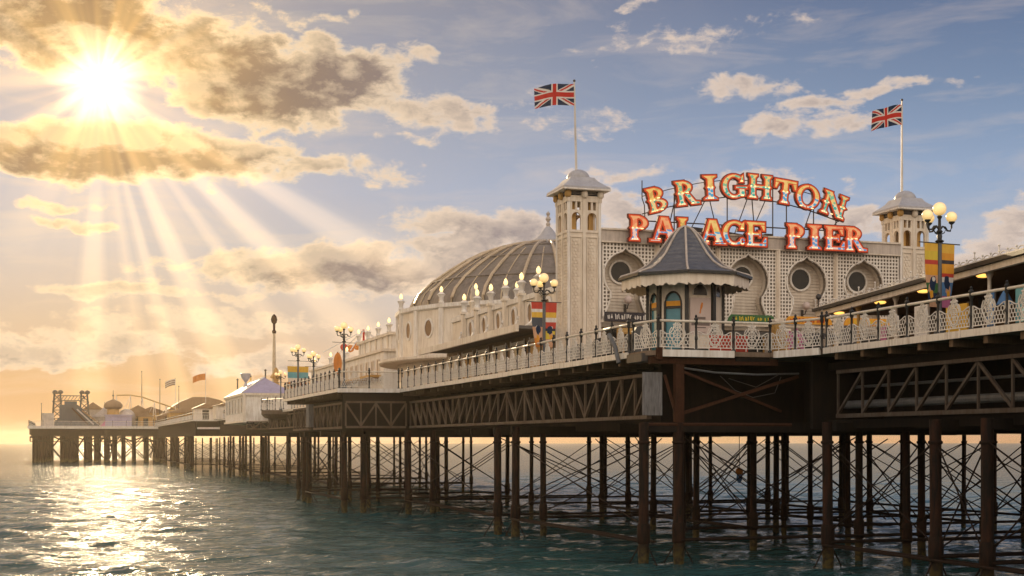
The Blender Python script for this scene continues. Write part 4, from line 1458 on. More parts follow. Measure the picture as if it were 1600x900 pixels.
L((24.4, 167.5, DK), .1, 'distant four-globe lamp post on the round bay beside the white pavilion')

def banner(label, loc, side, bands, rz=0.0, H=2.3, W=.60):
    """a tapering hanging banner; bands = (from, to, material)"""
    t = thing('banner', label, 'banner', loc, rz)
    half = lambda s: W * (1 - .12 * s - .62 * max(0, s - .45) ** 1.3)
    for s0, s1, mat in bands:
        n = 6
        out_l, out_r = [], []
        for i in range(n + 1):
            s = s0 + (s1 - s0) * i / n
            out_l.append((side * .09, -s * H))
            out_r.append((side * (.09 + half(s)), -s * H))
        MB().prism(out_l + out_r[::-1], 'y', -.012, .012).build('cloth', mat, t)
    q = random.Random(len(label))
    for mat, cz, rx, rz_ in (('flag_blue', .62, .16, .20), ('skin_tone', .70, .13, .17), ('white_paint', .56, .09, .07), ('sign_amber', .80, .09, .14)):
        cx = side * (.09 + W * q.uniform(.32, .55))
        pts = []
        for k in range(12):
            a = 2 * pi * k / 12
            f = q.uniform(.7, 1.15)
            pts.append((cx + W / .6 * rx * f * cos(a), -H * cz + H / 2.3 * rz_ * 1.3 * f * sin(a)))
        e = .014 + .002 * q.random() + .001 * cz
        MB().prism(pts, 'y', -e, e).build('picture', mat, t)
    return t
YB = [(0, .12, 'yellow'), (.12, .26, 'sign_yellow'), (.26, .33, 'red'), (.33, .5, 'sign_amber'), (.5, .62, 'skin_tone'), (.62, .78, 'green'), (.78, .9, 'flag_blue'), (.9, 1, 'skin_tone')]
YB2 = [(0, .14, 'yellow'), (.14, .25, 'sign_amber'), (.25, .31, 'sign_black'), (.31, .46, 'sign_amber'), (.46, .52, 'red'), (.52, .60, 'white_paint'), (.60, .82, 'blue'), (.82, 1, 'pink')]
RB = [(0, .15, 'red'), (.15, .22, 'white_paint'), (.22, .34, 'yellow'), (.34, .55, 'slide_blue'), (.55, .8, 'skin_tone'), (.8, 1, 'orange')]
RB2 = [(0, .22, 'red'), (.22, .34, 'yellow'), (.34, .44, 'white_paint'), (.44, .58, 'red'), (.58, .64, 'sign_black'), (.64, .82, 'sign_yellow'), (.82, 1, 'skin_tone')]
banner('red and yellow banner hanging on the tower lamp post, on its seaward side', (23.25, 66.9, DK + 3.36), -1, RB)
banner('red banner with white and yellow bands hanging between the lamp post and the tall tower', (23.25, 66.9, DK + 3.36), 1, RB2)
banner('yellow banner with a red band hanging on the lamp post against the farther tower', (30.0, 42.7, DK + 3.36), -1, YB, .12)
banner('yellow and blue banner hanging on the shelter lamp post against the sky', (30.0, 42.7, DK + 3.36), 1, YB2, .12)
FB = [(0, .2, 'yellow'), (.2, .4, 'turquoise'), (.4, .55, 'cream'), (.55, 1, 'orange')]
banner('faded yellow and orange shield banner on the far landing lamp, seaward of its post', (19.4, 122.6, DK + 2.9), -1, FB, .2, 2.6, .9)
banner('faded yellow and orange shield banner on the far landing lamp, shoreward of its post', (19.4, 122.6, DK + 2.9), 1, FB, .2, 2.6, .9)
banner('small orange banner on the low lamp beyond the landing', (22.3, 131.5, DK + 2.0), 1, [(0, .4, 'lilac'), (.4, 1, 'orange')], .2, 2.0, .9)
t = thing('oval_sign', 'tall orange oval sign at the end of the long hall', 'sign', (22.2, 118.5, DK + 3.0))
MB().prism([(.36 * cos(k * pi / 12), .95 * sin(k * pi / 12)) for k in range(24)], 'y', -.06, .06).build('board', 'orange', t)
MB().tube([(0, .1, -3), (0, .1, 1)], .06, 6).build('pole', 'dark_metal', t)

# ------------------------------------------------------------------ arcade hall between tower and dome
ar = thing('arcade_hall', 'low cream arcade hall with oval windows, curved buttresses and flame lamps beside the tall tower', 'building')
AX, AY0, AY1, AT = 26.62, 74.1, 97.0, 14.15
MB().box(AX + .02, 50, AY0, AY1, DK, AT - .3).build('wall', 'cream', ar)
MB().box(AX - .12, 50, AY0, AY1, AT - .3, AT).build('cornice', 'white_paint', ar)
MB().prism([(26.9, AT + .003), (38, AT + 1.3), (49.6, AT + .003)], 'y', AY0 + .3, AY1 - .3).build('roof', 'roof_felt', ar)
MB().box(24.25, AX, AY0, AY1, 11.62, 11.80).build('lower_roof', 'roof_felt', ar)
MB().box(24.05, 24.24, AY0, AY1, 11.45, 11.86).build('fascia_board', 'cream', ar)
MB().box(26.2, AX, AY0, AY1, DK, 11.6).build('shop_wall', 'brown_roof', ar)
for i in range(6):
    y0 = 75 + i * 3.7
    pn_ = MB().box(26.1, 26.19, y0, y0 + 2.6, DK + .4, 11.1).build('shop_front', ('ochre', 'dark_glass', 'cream', 'dark_glass', 'ochre', 'cream')[i], ar)
    MB().box(26.04, 26.09, y0 - .1, y0, DK, 11.4).box(26.04, 26.09, y0 + 2.6, y0 + 2.7, DK, 11.4).box(26.04, 26.09, y0, y0 + 2.6, 11.1, 11.3).build('frame', 'white_paint', pn_)
pil_y = [77.3 + i * 3.23 for i in range(6)]
for i, y in enumerate(pil_y):
    p = MB().box(AX - .28, AX, y - .2, y + .2, 11.82, AT + .02)
    p.box(AX - .36, AX + .1, y - .3, y + .3, AT + .02, AT + .18)
    p.build('pilaster', 'cream', ar)
    f = MB().prism([(AX - .02, 12.9)] + [(AX - .28 - 1.15 * (1 - cos(k * pi / 20)), 12.9 - 1.0 * sin(k * pi / 20)) for k in range(11)] + [(AX - .02, 11.82)], 'y', y - .1, y + .1)
    f.build('buttress', 'cream', ar)
    e = MB()
    e.tube([(AX - .30 - 1.15 * (1 - cos(k * pi / 20)), y, 12.93 - 1.02 * sin(k * pi / 20)) for k in range(11)], .09, 6)
    e.build('buttress_molding', 'white_paint', ar)
for i in range(6):
    y = pil_y[i] + 1.62 if i < 5 else pil_y[0] - 1.62
    w = MB().lathe((0, 0, 0), [(.5, 0), (.5, .06)], 24).build('window', 'brown_roof', ar, (AX - .01, y, 12.95))
    w.rotation_euler = (0, -pi / 2, 0)
    w.scale = (1.15, .82, 1)
    MB().lathe((0, 0, 0), [(.5, 0), (.5, .13), (.62, .13), (.64, 0)], 24, closed=False).build('window_frame', 'white_paint', w)

def pot_lamp(label, loc):
    t = thing('flame_lamp', label, 'lamp', loc, 0, 'flame-shaped lamps on the hall parapets')
    MB().lathe((0, 0, 0), [(.22, 0), (.22, .12), (.16, .16), (.19, .45), (.30, .62), (.33, .66), (.24, .72), (.10, .86)], 12).build('urn', 'white_paint', t, smooth=True)
    MB().lathe((0, 0, .84), [(.06, 0), (.13, .09), (.15, .20), (.10, .36), (.02, .46)], 12).build('bulb', 'lamp_bulb', t, smooth=True)
    return t
pl = pot_lamp('flame lamp on a cream urn nearest the tall tower on the arcade hall', (AX - .1, pil_y[0], AT + .18))
names = ['second flame lamp from the tall tower on the arcade hall', 'third flame lamp from the tall tower on the arcade hall', 'fourth flame lamp from the tall tower on the arcade hall', 'fifth flame lamp from the tall tower on the arcade hall', 'flame lamp where the arcade hall meets the domed hall']
for y, n_ in zip(pil_y[1:], names):
    dup(pl, (AX - .1, y, AT + .18), 0, n_)

# ------------------------------------------------------------------ domed hall
dh = thing('domed_hall', 'round cream hall with a great ribbed grey dome and pointed lantern behind the tower', 'building', (38.0, 108.3, 0))
RD, NS = 12.5, 24
ring = lambda r, z: [(r * cos(2 * pi * k / NS), r * sin(2 * pi * k / NS), z) for k in range(NS)]
MB().lathe((0, 0, 0), [(RD, DK), (RD, 15.75)], NS).build('wall', 'cream', dh)
MB().lathe((0, 0, 0), [(RD + .02, 15.4), (RD + .22, 15.5), (RD + .22, 15.8), (RD - 1.4, 15.82)], NS, closed=False).build('cornice', 'white_paint', dh)
MB().lathe((0, 0, 0), [(RD + .02, 11.45), (RD + 1.5, 11.45), (RD + 1.6, 11.55), (RD + 1.6, 11.75), (RD + .02, 11.95)], NS * 2, closed=False).build('lower_roof', 'cream', dh)
for k in range(9, 22):
    a = 2 * pi * k / NS
    p = MB().bar((RD * cos(a), RD * sin(a), 11.9), (RD * cos(a), RD * sin(a), 15.5), .42, .3, up=(cos(a), sin(a), 0))
    p.build('pilaster', 'white_paint', dh)
    am = a + pi / NS
    rr_ = RD * cos(pi / NS)
    w = MB().lathe((0, 0, 0), [(.52, -.02), (.52, .05)], 24).build('window', 'brown_roof', dh, (rr_ * cos(am), rr_ * sin(am), 14.0))
    w.rotation_euler = (0, pi / 2, am)
    w.scale = (1.2, .85, 1)
    MB().lathe((0, 0, 0), [(.52, 0), (.52, .10), (.64, .10), (.66, 0)], 24, closed=False).build('window_frame', 'white_paint', w)
dprof = [(11.45, 15.7), (11.35, 16.3), (11.0, 17.0), (9.9, 18.05), (8.4, 19.1), (7.1, 19.9), (5.7, 20.6), (4.4, 21.05), (3.05, 21.4), (1.6, 21.65), (1.1, 21.7)]
dome = MB().lathe((0, 0, 0), dprof, 48).build('dome', 'lead', dh, smooth=True)
for k in range(24):
    a = 2 * pi * k / 24
    MB().tube([((r + .06) * cos(a), (r + .06) * sin(a), z + .05) for r, z in dprof], .13, 6).build('rib_molding', 'dome_rib', dome, smooth=True)
b = MB()
for k in range(48):
    if k % 2:
        a = 2 * pi * k / 48
        b.tube([((r + .03) * cos(a), (r + .03) * sin(a), z + .03) for r, z in dprof[:7]], .05, 5)
b.build('minor_rib_molding', 'dome_rib', dome)
b = MB()
for r, z in (dprof[3], dprof[5], dprof[7]):
    b.lathe((0, 0, z), [(r + .10, -.10), (r + .16, 0), (r + .02, .10)], 48, closed=False)
b.build('ring_molding', 'lead', dome)
MB().lathe((0, 0, 21.65), [(1.5, 0), (1.5, .25), (1.15, .4), (.75, .75), (.45, 1.15), (.25, 1.4), (.12, 1.5)], 16).build('lantern', 'roof_metal', dh, smooth=True)
MB().lathe((0, 0, 23.1), [(.14, 0), (.2, .25), (.10, .4), (.24, .65), (.10, .9), (.18, 1.1), (.02, 1.3)], 10).build('finial', 'stucco', dh, smooth=True)
dl = ['flame lamp on the domed hall cornice closest to the arcade hall', 'second flame lamp on the domed hall cornice counting away from the arcade hall', 'third flame lamp on the domed hall cornice counting away from the arcade hall', 'fourth flame lamp on the domed hall cornice counting away from the arcade hall', 'flame lamp at the seaward edge of the domed hall cornice']
for k, n_ in zip((17, 16, 15, 14, 12), dl):
    a = 2 * pi * k / NS
    dup(pl, (38 + (RD + .05) * cos(a), 108.3 + (RD + .05) * sin(a), 15.82), 0, n_)
t = thing('parapet_statue', 'pale carved finial standing on the parapet between the dome and the arcade lamps', 'finial', (27.2, 93.6, 14.2))
t.scale = (.6, .6, .62)
MB().lathe((0, 0, 0), [(.4, 0), (.4, .3), (.3, .5), (.35, 1.0), (.55, 1.4), (.3, 1.6)], 8).build('pedestal', 'cream', t, smooth=True)
MB().lathe((0, 0, 1.6), [(.3, 0), (.4, .4), (.25, .9), (.3, 1.2), (.1, 1.6), (.02, 1.9)], 10).build('figure', 'stucco', t, smooth=True)

# ------------------------------------------------------------------ long hall beyond the dome
lh = thing('long_hall', 'long low white hall with tall narrow windows receding beyond the domed hall', 'building')
MB().box(26.5, 48, 119.5, 158, DK, 13.2).build('wall', 'white_paint', lh)
MB().box(26.3, 48.2, 119.3, 158.2, 13.2, 13.45).build('cornice', 'cream', lh)
MB().prism([(26.8, 13.452), (31, 14.6), (44, 14.6), (47.8, 13.452)], 'y', 120, 157.6).build('roof', 'cream', lh)
for i in range(15):
    y = 121.5 + i * 2.45
    w = MB().box(26.42, 26.49, y - .28, y + .28, 10.6, 12.5).build('window', 'brown_roof', lh)
    MB().box(26.36, 26.48, y - .42, y - .28, 10.5, 12.6).box(26.36, 26.48, y + .28, y + .42, 10.5, 12.6).box(26.365, 26.478, y - .28, y + .28, 12.5, 12.62).build('window_frame', 'cream', w)
MB().box(25.2, 26.3, 119.4, 158, 10.9, 11.1).build('canopy', 'ochre', lh)
MB().box(27.2, 40, 119.6, 134, 13.46, 14.7).build('upper_storey', 'white_paint', lh)
MB().box(27.0, 40.2, 119.4, 134.2, 14.7, 14.95).build('upper_cornice', 'cream', lh)
for i in range(6):
    MB().box(27.08, 27.19, 120.6 + i * 2.5, 121.0 + i * 2.5, 13.46, 14.7).build('pilaster', 'cream', lh)
for y, lab in ((120, 'flame lamp on the raised roof of the long hall beside the domed hall'), (124.5, 'flame lamp halfway along the raised roof of the long hall'), (129, 'flame lamp near the far end of the raised roof of the long hall'), (133.5, 'flame lamp at the far corner of the raised roof of the long hall')):
    dup(pl, (27.1, y, 14.95), 0, lab)
for i, (y, lab) in enumerate(((137, 'flame lamp just past the step of the long hall roof'), (146, 'flame lamp in the middle of the low roof of the long hall'), (156, 'flame lamp at the far end of the long hall roof'))):
    dup(pl, (26.6, y, 13.45), 0, lab)
t = thing('fairground_ride', 'spidery fairground swing frame with sloping cables rising behind the long hall', 'ride', (31.0, 150, 13.4))
MB().tube([(0, 0, -4.3), (0, 0, 4.2)], .12, 8).build('mast', 'red', t)
for i in range(6):
    a = i * pi / 3
    MB().tube([(0, 0, 4.1), (4.5 * cos(a), 4.5 * sin(a), 1.6)], .06, 5).build('cable', 'white_paint', t)
    MB().ball((2.2 * cos(a), 2.2 * sin(a), 2.2), .42, 8, 6).build('pod', ('orange', 'red')[i % 2], t)

# ------------------------------------------------------------------ white pavilion and mast
wp = thing('pavilion', 'white boxy pavilion with hipped lilac-grey roof overhanging the water on props', 'building')
MB().box(22.0, 28.4, 184.2, 207.0, 8.0, 11.35).build('wall', 'white_paint', wp)
MB().box(21.8, 28.6, 184.0, 207.2, 7.75, 8.0).build('floor_beam', 'cream', wp)
MB().box(21.75, 28.65, 183.95, 207.25, 11.35, 11.65).build('cornice', 'cream', wp)
b = MB()
b.add([(21.7, 183.9, 11.66), (28.7, 183.9, 11.66), (28.7, 207.3, 11.66), (21.7, 207.3, 11.66), (25.2, 188.2, 13.9), (25.2, 203, 13.9)], [(0, 1, 4), (1, 2, 5, 4), (2, 3, 5), (3, 0, 4, 5), (0, 3, 2, 1)])
rf = b.build('roof', 'lilac', wp)
MB().tube([(21.7, 183.9, 11.7), (25.2, 188.2, 13.95), (25.2, 203, 13.95)], .1, 6).build('ridge_trim', 'white_paint', rf)
for i in range(6):
    y = 186.2 + i * 3.6
    w = MB().box(21.93, 21.99, y - .6, y + .6, 9.1, 11.0).build('window', 'dark_glass', wp)
    MB().box(21.88, 21.98, y - .75, y - .6, 9.0, 11.1).box(21.88, 21.98, y + .6, y + .75, 9.0, 11.1).box(21.885, 21.978, y - .6, y + .6, 11.0, 11.12).build('window_frame', 'white_paint', w)
for y in (183.97, ):
    for x in (22.0, 28.4):
        MB().box(x - .16, x + .16, y, y + .2, 8.0, 11.35).build('corner_trim', 'cream', wp)
t = thing('mast', 'tall tapering white mast with an ornate rusty red head behind the pavilion', 'mast', (30.3, 215, DK))
MB().tube([(0, 0, 0), (0, 0, 13.0)], [.46, .20], 10).build('shaft', 'dome_rib', t, smooth=True)
MB().lathe((0, 0, 13.0), [(.25, 0), (.35, .3), (.18, .6), (.2, 1.5), (.4, 1.7), (.5, 2.2), (.35, 2.7), (.1, 3.0)], 10).build('head', 'rust', t, smooth=True)
MB().box(-.5, .5, -.5, .5, 3.5, 4.6).build('base_block', 'ochre', t)
t = thing('statue', 'small golden winged figure on the pavilion roof beside the mast', 'statue', (27.9, 196, 11.7))
MB().lathe((0, 0, 0), [(.5, 0), (.4, .8), (.5, 1.6), (.3, 2.0)], 8).build('pedestal', 'ochre', t)
MB().lathe((0, 0, 2.0), [(.3, 0), (.55, .7), (.35, 1.4), (.3, 1.7), (.1, 2.0)], 8).prism([(-.9, 2.6), (-.2, 3.6), (0, 2.4), (.2, 3.6), (.9, 2.6), (0, 2.2)], 'y', -.1, .1).build('figure', 'ochre', t)
t = thing('roof_urn', 'grey cup-shaped urn on the pavilion roof corner', 'urn', (24.0, 199, 13.2))
MB().lathe((0, 0, 0), [(.3, 0), (.15, .5), (.6, 1.1), (.75, 1.7), (.65, 1.75)], 12).build('cup', 'roof_metal', t, smooth=True)
MB().box(-.35, .35, -.35, .35, -.4, 0).build('foot', 'cream', t)

# ------------------------------------------------------------------ far pier head rides
t = thing('tower_ride', 'far twin-towered ride with a bridge between its lattice towers', 'ride', (0, 366, DK))
for x in (-2.9, 3.6):
    b = MB()
    for sx in (-1, 1):
        for sy in (-1, 1):
            b.bar((x + sx * 1.3, sy * 1.5, 0), (x + sx * .7, sy * 1, 8.3), .42)
    for k in range(4):
        z0, z1 = 8.3 * k / 4, 8.3 * (k + 1) / 4
        s = 1 if k % 2 else -1
        b.bar((x - 1.2 * s, -1.4, z0), (x + 1.0 * s, -1.2, z1), .22)
        b.bar((x + 1.2 * s, 1.4, z0), (x - 1.0 * s, 1.2, z1), .22)
        b.bar((x - 1.1, -1.3, z1), (x + 1.1, -1.3, z1), .2)
    b.build('tower_frame', 'dark_metal', t)
    MB().lathe((x - .55, 0, 8.35), [(.55, 0), (.7, .3), (.5, .7), (.1, .9)], 8).build('cap', 'dark_metal', t)
    MB().lathe((x + .75, 0, 8.35), [(.55, 0), (.7, .3), (.5, .7), (.1, .9)], 8).build('cap', 'dark_metal', t)
b = MB()
for z in (6.6, 7.8):
    b.bar((-2.9, 0, z), (3.6, 0, z), .22)
for i in range(9):
    x = -2.9 + i * .81
    b.bar((x, 0, 6.6), (x + .81 if i < 8 else x, 0, 7.8), .14)
b.build('bridge_lattice', 'dark_metal', t)
t = thing('slide_building', 'dark slate-blue slide house with sloping chutes under the twin-towered ride', 'ride', (0, 362.5, DK))
MB().prism([(-3.6, 0), (7.4, 0), (4.6, 2.4), (3.2, 4.4), (2.0, 5.4), (-2.4, 5.4), (-2.4, 2.2), (-3.6, 1.2)], 'y', -1, 5).build('house', 'slide_blue', t)
MB().box(-1.2, 1.8, -.6, 3, 5.41, 6.3).build('roof_cabin', 'slide_blue', t)
for k, (x0, x1) in enumerate(((.6, 4.4), (1.8, 5.8), (3.0, 7.4))):
    MB().bar((x0, -1.4 - k * .1, 4.6 - k * .3), (x1, -1.5 - k * .1, .5), .5, .35).build('chute', ('rust', 'roof_metal', 'brown_roof')[k], t)
MB().box(-6.6, -3.7, -.5, 3, 0, 3.3).build('annexe', 'stucco', t)
t = thing('turret', 'round booth with a mushroom-shaped dome and spike on the pier head', 'booth', (10.6, 364, DK))
MB().lathe((0, 0, 0), [(1.5, 0), (1.5, 4.4), (1.7, 4.5)], 16).build('drum', 'ochre', t)
MB().lathe((0, 0, 4.5), [(1.9, 0), (2.35, .5), (2.3, 1.1), (1.7, 1.8), (.8, 2.2), (.15, 2.5)], 20).build('dome', 'brown_roof', t, smooth=True)
MB().tube([(0, 0, 6.9), (0, 0, 9.3)], [.14, .05], 6).ball((0, 0, 7.9), .25, 8, 6).build('spike', 'dark_metal', t)
t = thing('ticket_booth', 'lilac flat-fronted booth below the mushroom dome', 'booth', (11.9, 360.5, DK))
MB().box(-3.3, 3.1, 0, 3.2, 0, 2.7).build('wall', 'lilac', t)
MB().box(-3.5, 3.3, -.3, 3.4, 2.7, 3.0).build('roof', 'lilac', t)
MB().prism([(-4.6, 0), (-3.31, 0), (-3.31, 1.5)], 'y', .2, 3).build('ramp', 'pink', t)
t = thing('sphere_ride', 'pale ball-shaped ride beside the lilac booth', 'ride', (13.9, 365, DK))
MB().ball((0, 0, 2.4), 2.2, 16, 10).build('ball', 'stucco', t, smooth=True)
MB().lathe((0, 0, 0), [(2.4, 0), (2.0, .5)], 12).build('base', 'dark_metal', t)
t = thing('tent', 'peaked pale tent between the mushroom dome and the roller coaster', 'tent', (8.6, 368, DK))
MB().lathe((0, 0, 0), [(3.0, 0), (3.0, 2.4), (3.2, 2.5), (1.2, 4.0), (.1, 5.2)], 12).build('canvas', 'stucco', t)
MB().tube([(0, 0, 5.1), (0, 0, 6.4)], .06, 5).build('pole', 'dark_metal', t)
t = thing('roller_coaster', 'roller coaster track sloping down on thin trestles over the pier head', 'ride', (0, 368, DK))
tr = [(11.5, 8.1), (15, 8.2), (18, 7.7), (21, 6.6), (24, 5.6), (26.5, 4.7), (29, 4.4)]
for dy in (-.5, .5):
    MB().tube([(x, dy, z) for x, z in tr], .16, 6).build('rail', 'ochre', t)
for x, z in tr:
    b = MB()
    b.bar((x - .7, -1, 0), (x, -.5, z), .16)
    b.bar((x + .7, 1, 0), (x, .5, z), .16)
    b.bar((x - .35, -.7, z * .5), (x + .35, .7, z * .5), .12)
    b.build('trestle', 'cream', t)
for (x0, z0), (x1, z1) in zip(tr[:-1], tr[1:]):
    MB().bar((x0, 0, 0.4), (x1, 0, z1 - .2), .1).build('brace', 'cream', t)
t = thing('ride_hall', 'broad brown barrel-roofed hall behind the roller coaster', 'building', (33.5, 372, DK))
o = [(-8.5, 0), (8.5, 0), (8.5, 4.5), (7.2, 6.0), (4.5, 7.3), (1.5, 8.0), (-2.5, 8.0), (-5.5, 6.8), (-8.5, 4.8)]
MB().prism(o, 'y', 0, 22).build('shell', 'brown_roof', t)
MB().box(-8.7, 8.7, -.3, 0, 4.2, 4.5).build('eave_trim', 'ochre', t)
for i in range(4):
    w = MB().box(-6.5 + i * 4, -4.2 + i * 4, -.14, -.02, 1, 3.2).build('window', 'dark_glass', t)
    MB().box(-6.7 + i * 4, -4.0 + i * 4, -.22, -.03, 3.2, 3.5).build('frame', 'ochre', w)
for lab, x, y, w, h, mat in (('long tan snack hut on the neck below the barrel-roofed hall', 25.5, 330, 7, 4.2, 'ochre'), ('small brown hut between the roller coaster and the neck', 22.8, 345, 4.5, 3.4, 'brown_roof'), ('cream lean-to beside the pavilion on the neck', 26.5, 236, 6, 3.2, 'cream'), ('lilac tent-roofed hut on the neck before the pavilion', 28.2, 224, 4, 4.6, 'lilac'), ('low brown hut behind the pale ball ride', 16.8, 366, 5.5, 5.6, 'brown_roof'), ('grey-brown shed beside the slide house', 5.8, 372, 5, 6.4, 'stucco'), ('ochre hall under the roller coaster slope', 20.5, 374, 8, 5.4, 'ochre'), ('brown shed behind the golden carousel', 33.0, 306, 6, 4.6, 'brown_roof'), ('cream stall on the neck near its bend', 24.2, 262, 4, 3.4, 'cream'), ('tan hut with awning at the start of the pier head', 18.5, 362, 3.5, 3.6, 'ochre')):
    t = thing('hut', lab, 'hut', (x, y, DK))
    MB().box(-w / 2, w / 2, 0, 5, 0, h * .7).build('wall', mat, t)
    MB().prism([(-w / 2 - .3, h * .7 + .002), (w / 2 + .3, h * .7 + .002), (0, h)], 'y', -.3, 5.3).build('roof', 'brown_roof' if mat != 'lilac' else 'lilac', t)
    dr = MB().box(-.6, .6, -.06, -.01, 0, 2.1).build('door', 'dark_glass', t)
t = thing('carousel', 'small round golden carousel beside the roller coaster end', 'ride', (31.2, 300, DK))
MB().lathe((0, 0, 0), [(2.2, 0), (2.2, .4)], 16).build('platform', 'ochre', t)
MB().lathe((0, 0, 3.0), [(2.5, -.4), (2.5, 0), (.2, 1.5)], 16).build('canopy', 'yellow', t)
MB().tube([(0, 0, .4), (0, 0, 3)], .4, 8).build('core', 'orange', t)
def far_flag(label, flabel, x, y, h, mats, L_=3.0):
    flagpole(label, x, y, DK, DK + h)
    f = MB()
    rows = []
    for j in range(7):
        rows.append([(-i / 12 * L_, .3 * sin(i * .8) * i / 12, -j / 6 * 1.5 - .02 * i * i * .3) for i in range(13)])
    for j in range(6):
        f.grid([rows[j], rows[j + 1]], 0 if len(mats) == 1 else j % 2)
    o = f.build('flag', mats, None, (x, y, DK + h - .1))
    tag(o, flabel, 'flag')
far_flag('tall far flagpole carrying an orange-red flag in front of the barrel-roofed hall', 'orange-red flag streaming from a pole in front of the barrel-roofed hall', 30.5, 330, 12.3, ['orange'])
far_flag('shorter far flagpole with a pale striped flag', 'pale striped flag on the shorter far pole', 24.6, 345, 11.6, ['cream', 'brown_roof'], 2.4)
for lab, x, y, h in (('thin bare pole above the roller coaster', 18.0, 372, 14.5), ('thin bare pole beside the roller coaster end', 22.6, 372, 12.5), ('thin bare pole near the barrel-roofed hall', 27.0, 366, 10.5), ('short pole at the outer corner of the pier head', -6.6, 360, 5.6)):
    t = thing('mast_pole', lab, 'pole', (x, y, DK))
    MB().tube([(0, 0, 0), (0, 0, h)], [.14, .07], 6).build('shaft', 'dark_metal', t)
    MB().ball((0, 0, h), .16, 6, 4).build('tip', 'dark_metal', t)
for i, (x, y, h) in enumerate(((32.5, 262, 8.5), (31, 270, 8.2), (33, 245, 8.8))):
    t = thing('mast_pole', ('yellow-painted pole on the neck behind the pavilion', 'dark pole on the neck seaward of the yellow one', 'dark pole on the neck close to the pavilion')[i], 'pole', (x, y, DK))
    MB().tube([(0, 0, 0), (0, 0, h)], [.2, .14], 6).build('shaft', ('yellow', 'dark_metal', 'dark_metal')[i], t)
    MB().ball((0, 0, h), .22, 6, 4).build('tip', 'dark_metal', t)

# orange buoy seen between the legs
t = thing('buoy', 'small orange and blue buoy hung between the pier legs', 'buoy', (36.3, 70.6, 3.2))
MB().ball((0, 0, .3), .22, 10, 8).build('float', 'orange', t, smooth=True)
MB().lathe((0, 0, -.35), [(.06, 0), (.18, .2), (.14, .5)], 10).build('tail', 'blue', t, smooth=True)
MB().tube([(0, 0, .5), (0, 0, 2.6)], .02, 5).build('rope', 'rod_iron', t)

# ------------------------------------------------------------------ sky
world = bpy.data.worlds.new('World')
scene.world = world
world.use_nodes = True
wt = world.node_tree
wt.nodes.clear()
SK = .1

def P2(px, py):
    """photograph-like bearings: where a cloud sits in the sky, in tenths of a radian from due camera bearing"""
    u = atan((px - 800) / 2150)
    v = atan((690 - py) * cos(u) / 2150)
    return u * 10, v * 10

g = bpy.data.node_groups.new('cloud_cover', 'ShaderNodeTree')
g.interface.new_socket('Vector', in_out='INPUT', socket_type='NodeSocketVector')
g.interface.new_socket('Thick', in_out='OUTPUT', socket_type='NodeSocketFloat')
gi, go = g.nodes.new('NodeGroupInput'), g.nodes.new('NodeGroupOutput')
gv = gi.outputs[0]
BL = [  # px, py, rx, ry, amount
    (430, 128, 235, 80, 1.15), (640, 172, 150, 42, .62), (600, 95, 110, 30, .42), (190, 240, 300, 58, 1.1), (80, 30, 330, 85, 1.05), (520, 268, 170, 26, .45),
    (520, 415, 330, 50, .80), (740, 365, 190, 52, .72), (75, 320, 70, 15, .55), (115, 349, 70, 10, .5), (60, 545, 330, 42, .62), (330, 500, 260, 30, .5), (430, 565, 200, 26, .5),
    (1150, 142, 125, 22, .46), (1265, 196, 105, 28, .50), (1260, 163, 85, 13, .40), (1400, 136, 130, 14, .30), (1000, 270, 130, 16, .44), (985, 335, 130, 50, .55),
    (1335, 352, 80, 34, .55), (1180, 300, 170, 40, .52), (1590, 368, 62, 62, .62), (1540, 415, 110, 18, .45), (985, 10, 45, 12, .42), (490, 25, 95, 18, .40), (300, 60, 110, 60, .7), (930, 190, 140, 40, .22), (640, 215, 80, 14, .40), (1120, 60, 300, 30, .14), (250, 455, 300, 14, .42)]
acc = None
nz = g.nodes.new('ShaderNodeTexNoise')
nz.inputs['Scale'].default_value = 1.0
nz.inputs['Detail'].default_value = 8
nz.inputs['Roughness'].default_value = .60
nz.inputs['Distortion'].default_value = .25
sc_ = N(g, 'ShaderNodeVectorMath', operation='MULTIPLY')
g.links.new(gv, sc_.inputs[0])
sc_.inputs[1].default_value = (1.5, 3.1, 1)
g.links.new(sc_.outputs[0], nz.inputs['Vector'])
wv = N(g, 'ShaderNodeVectorMath', operation='MULTIPLY_ADD')      # warp
wn = g.nodes.new('ShaderNodeTexNoise')
wn.inputs['Scale'].default_value = 2.6
wn.inputs['Detail'].default_value = 5
g.links.new(gv, wn.inputs['Vector'])
ws = N(g, 'ShaderNodeVectorMath', operation='SUBTRACT')
g.links.new(wn.outputs['Color'], ws.inputs[0])
ws.inputs[1].default_value = (.5, .5, .5)
g.links.new(ws.outputs[0], wv.inputs[0])
wv.inputs[1].default_value = (.75, .30, 0)
g.links.new(gv, wv.inputs[2])
for px, py, rx, ry, am in BL:
    u, v = P2(px, py)
    s = N(g, 'ShaderNodeVectorMath', operation='SUBTRACT')
    g.links.new(wv.outputs[0], s.inputs[0])
    s.inputs[1].default_value = (u, v, 0)
    m_ = N(g, 'ShaderNodeVectorMath', operation='MULTIPLY')
    g.links.new(s.outputs[0], m_.inputs[0])
    m_.inputs[1].default_value = (215 / rx, 215 / ry, 0)
    d_ = N(g, 'ShaderNodeVectorMath', operation='DOT_PRODUCT')
    g.links.new(m_.outputs[0], d_.inputs[0])
    g.links.new(m_.outputs[0], d_.inputs[1])
    e_ = math_n(g, 'MULTIPLY', math_n(g, 'SUBTRACT', 1.0, d_.outputs['Value']), am)
    acc = e_ if acc is None else math_n(g, 'SMOOTH_MAX', acc, e_, .12)
acc = math_n(g, 'MAXIMUM', acc, -.35)
nn = math_n(g, 'MULTIPLY', math_n(g, 'SUBTRACT', nz.outputs['Fac'], .5), 1.9)
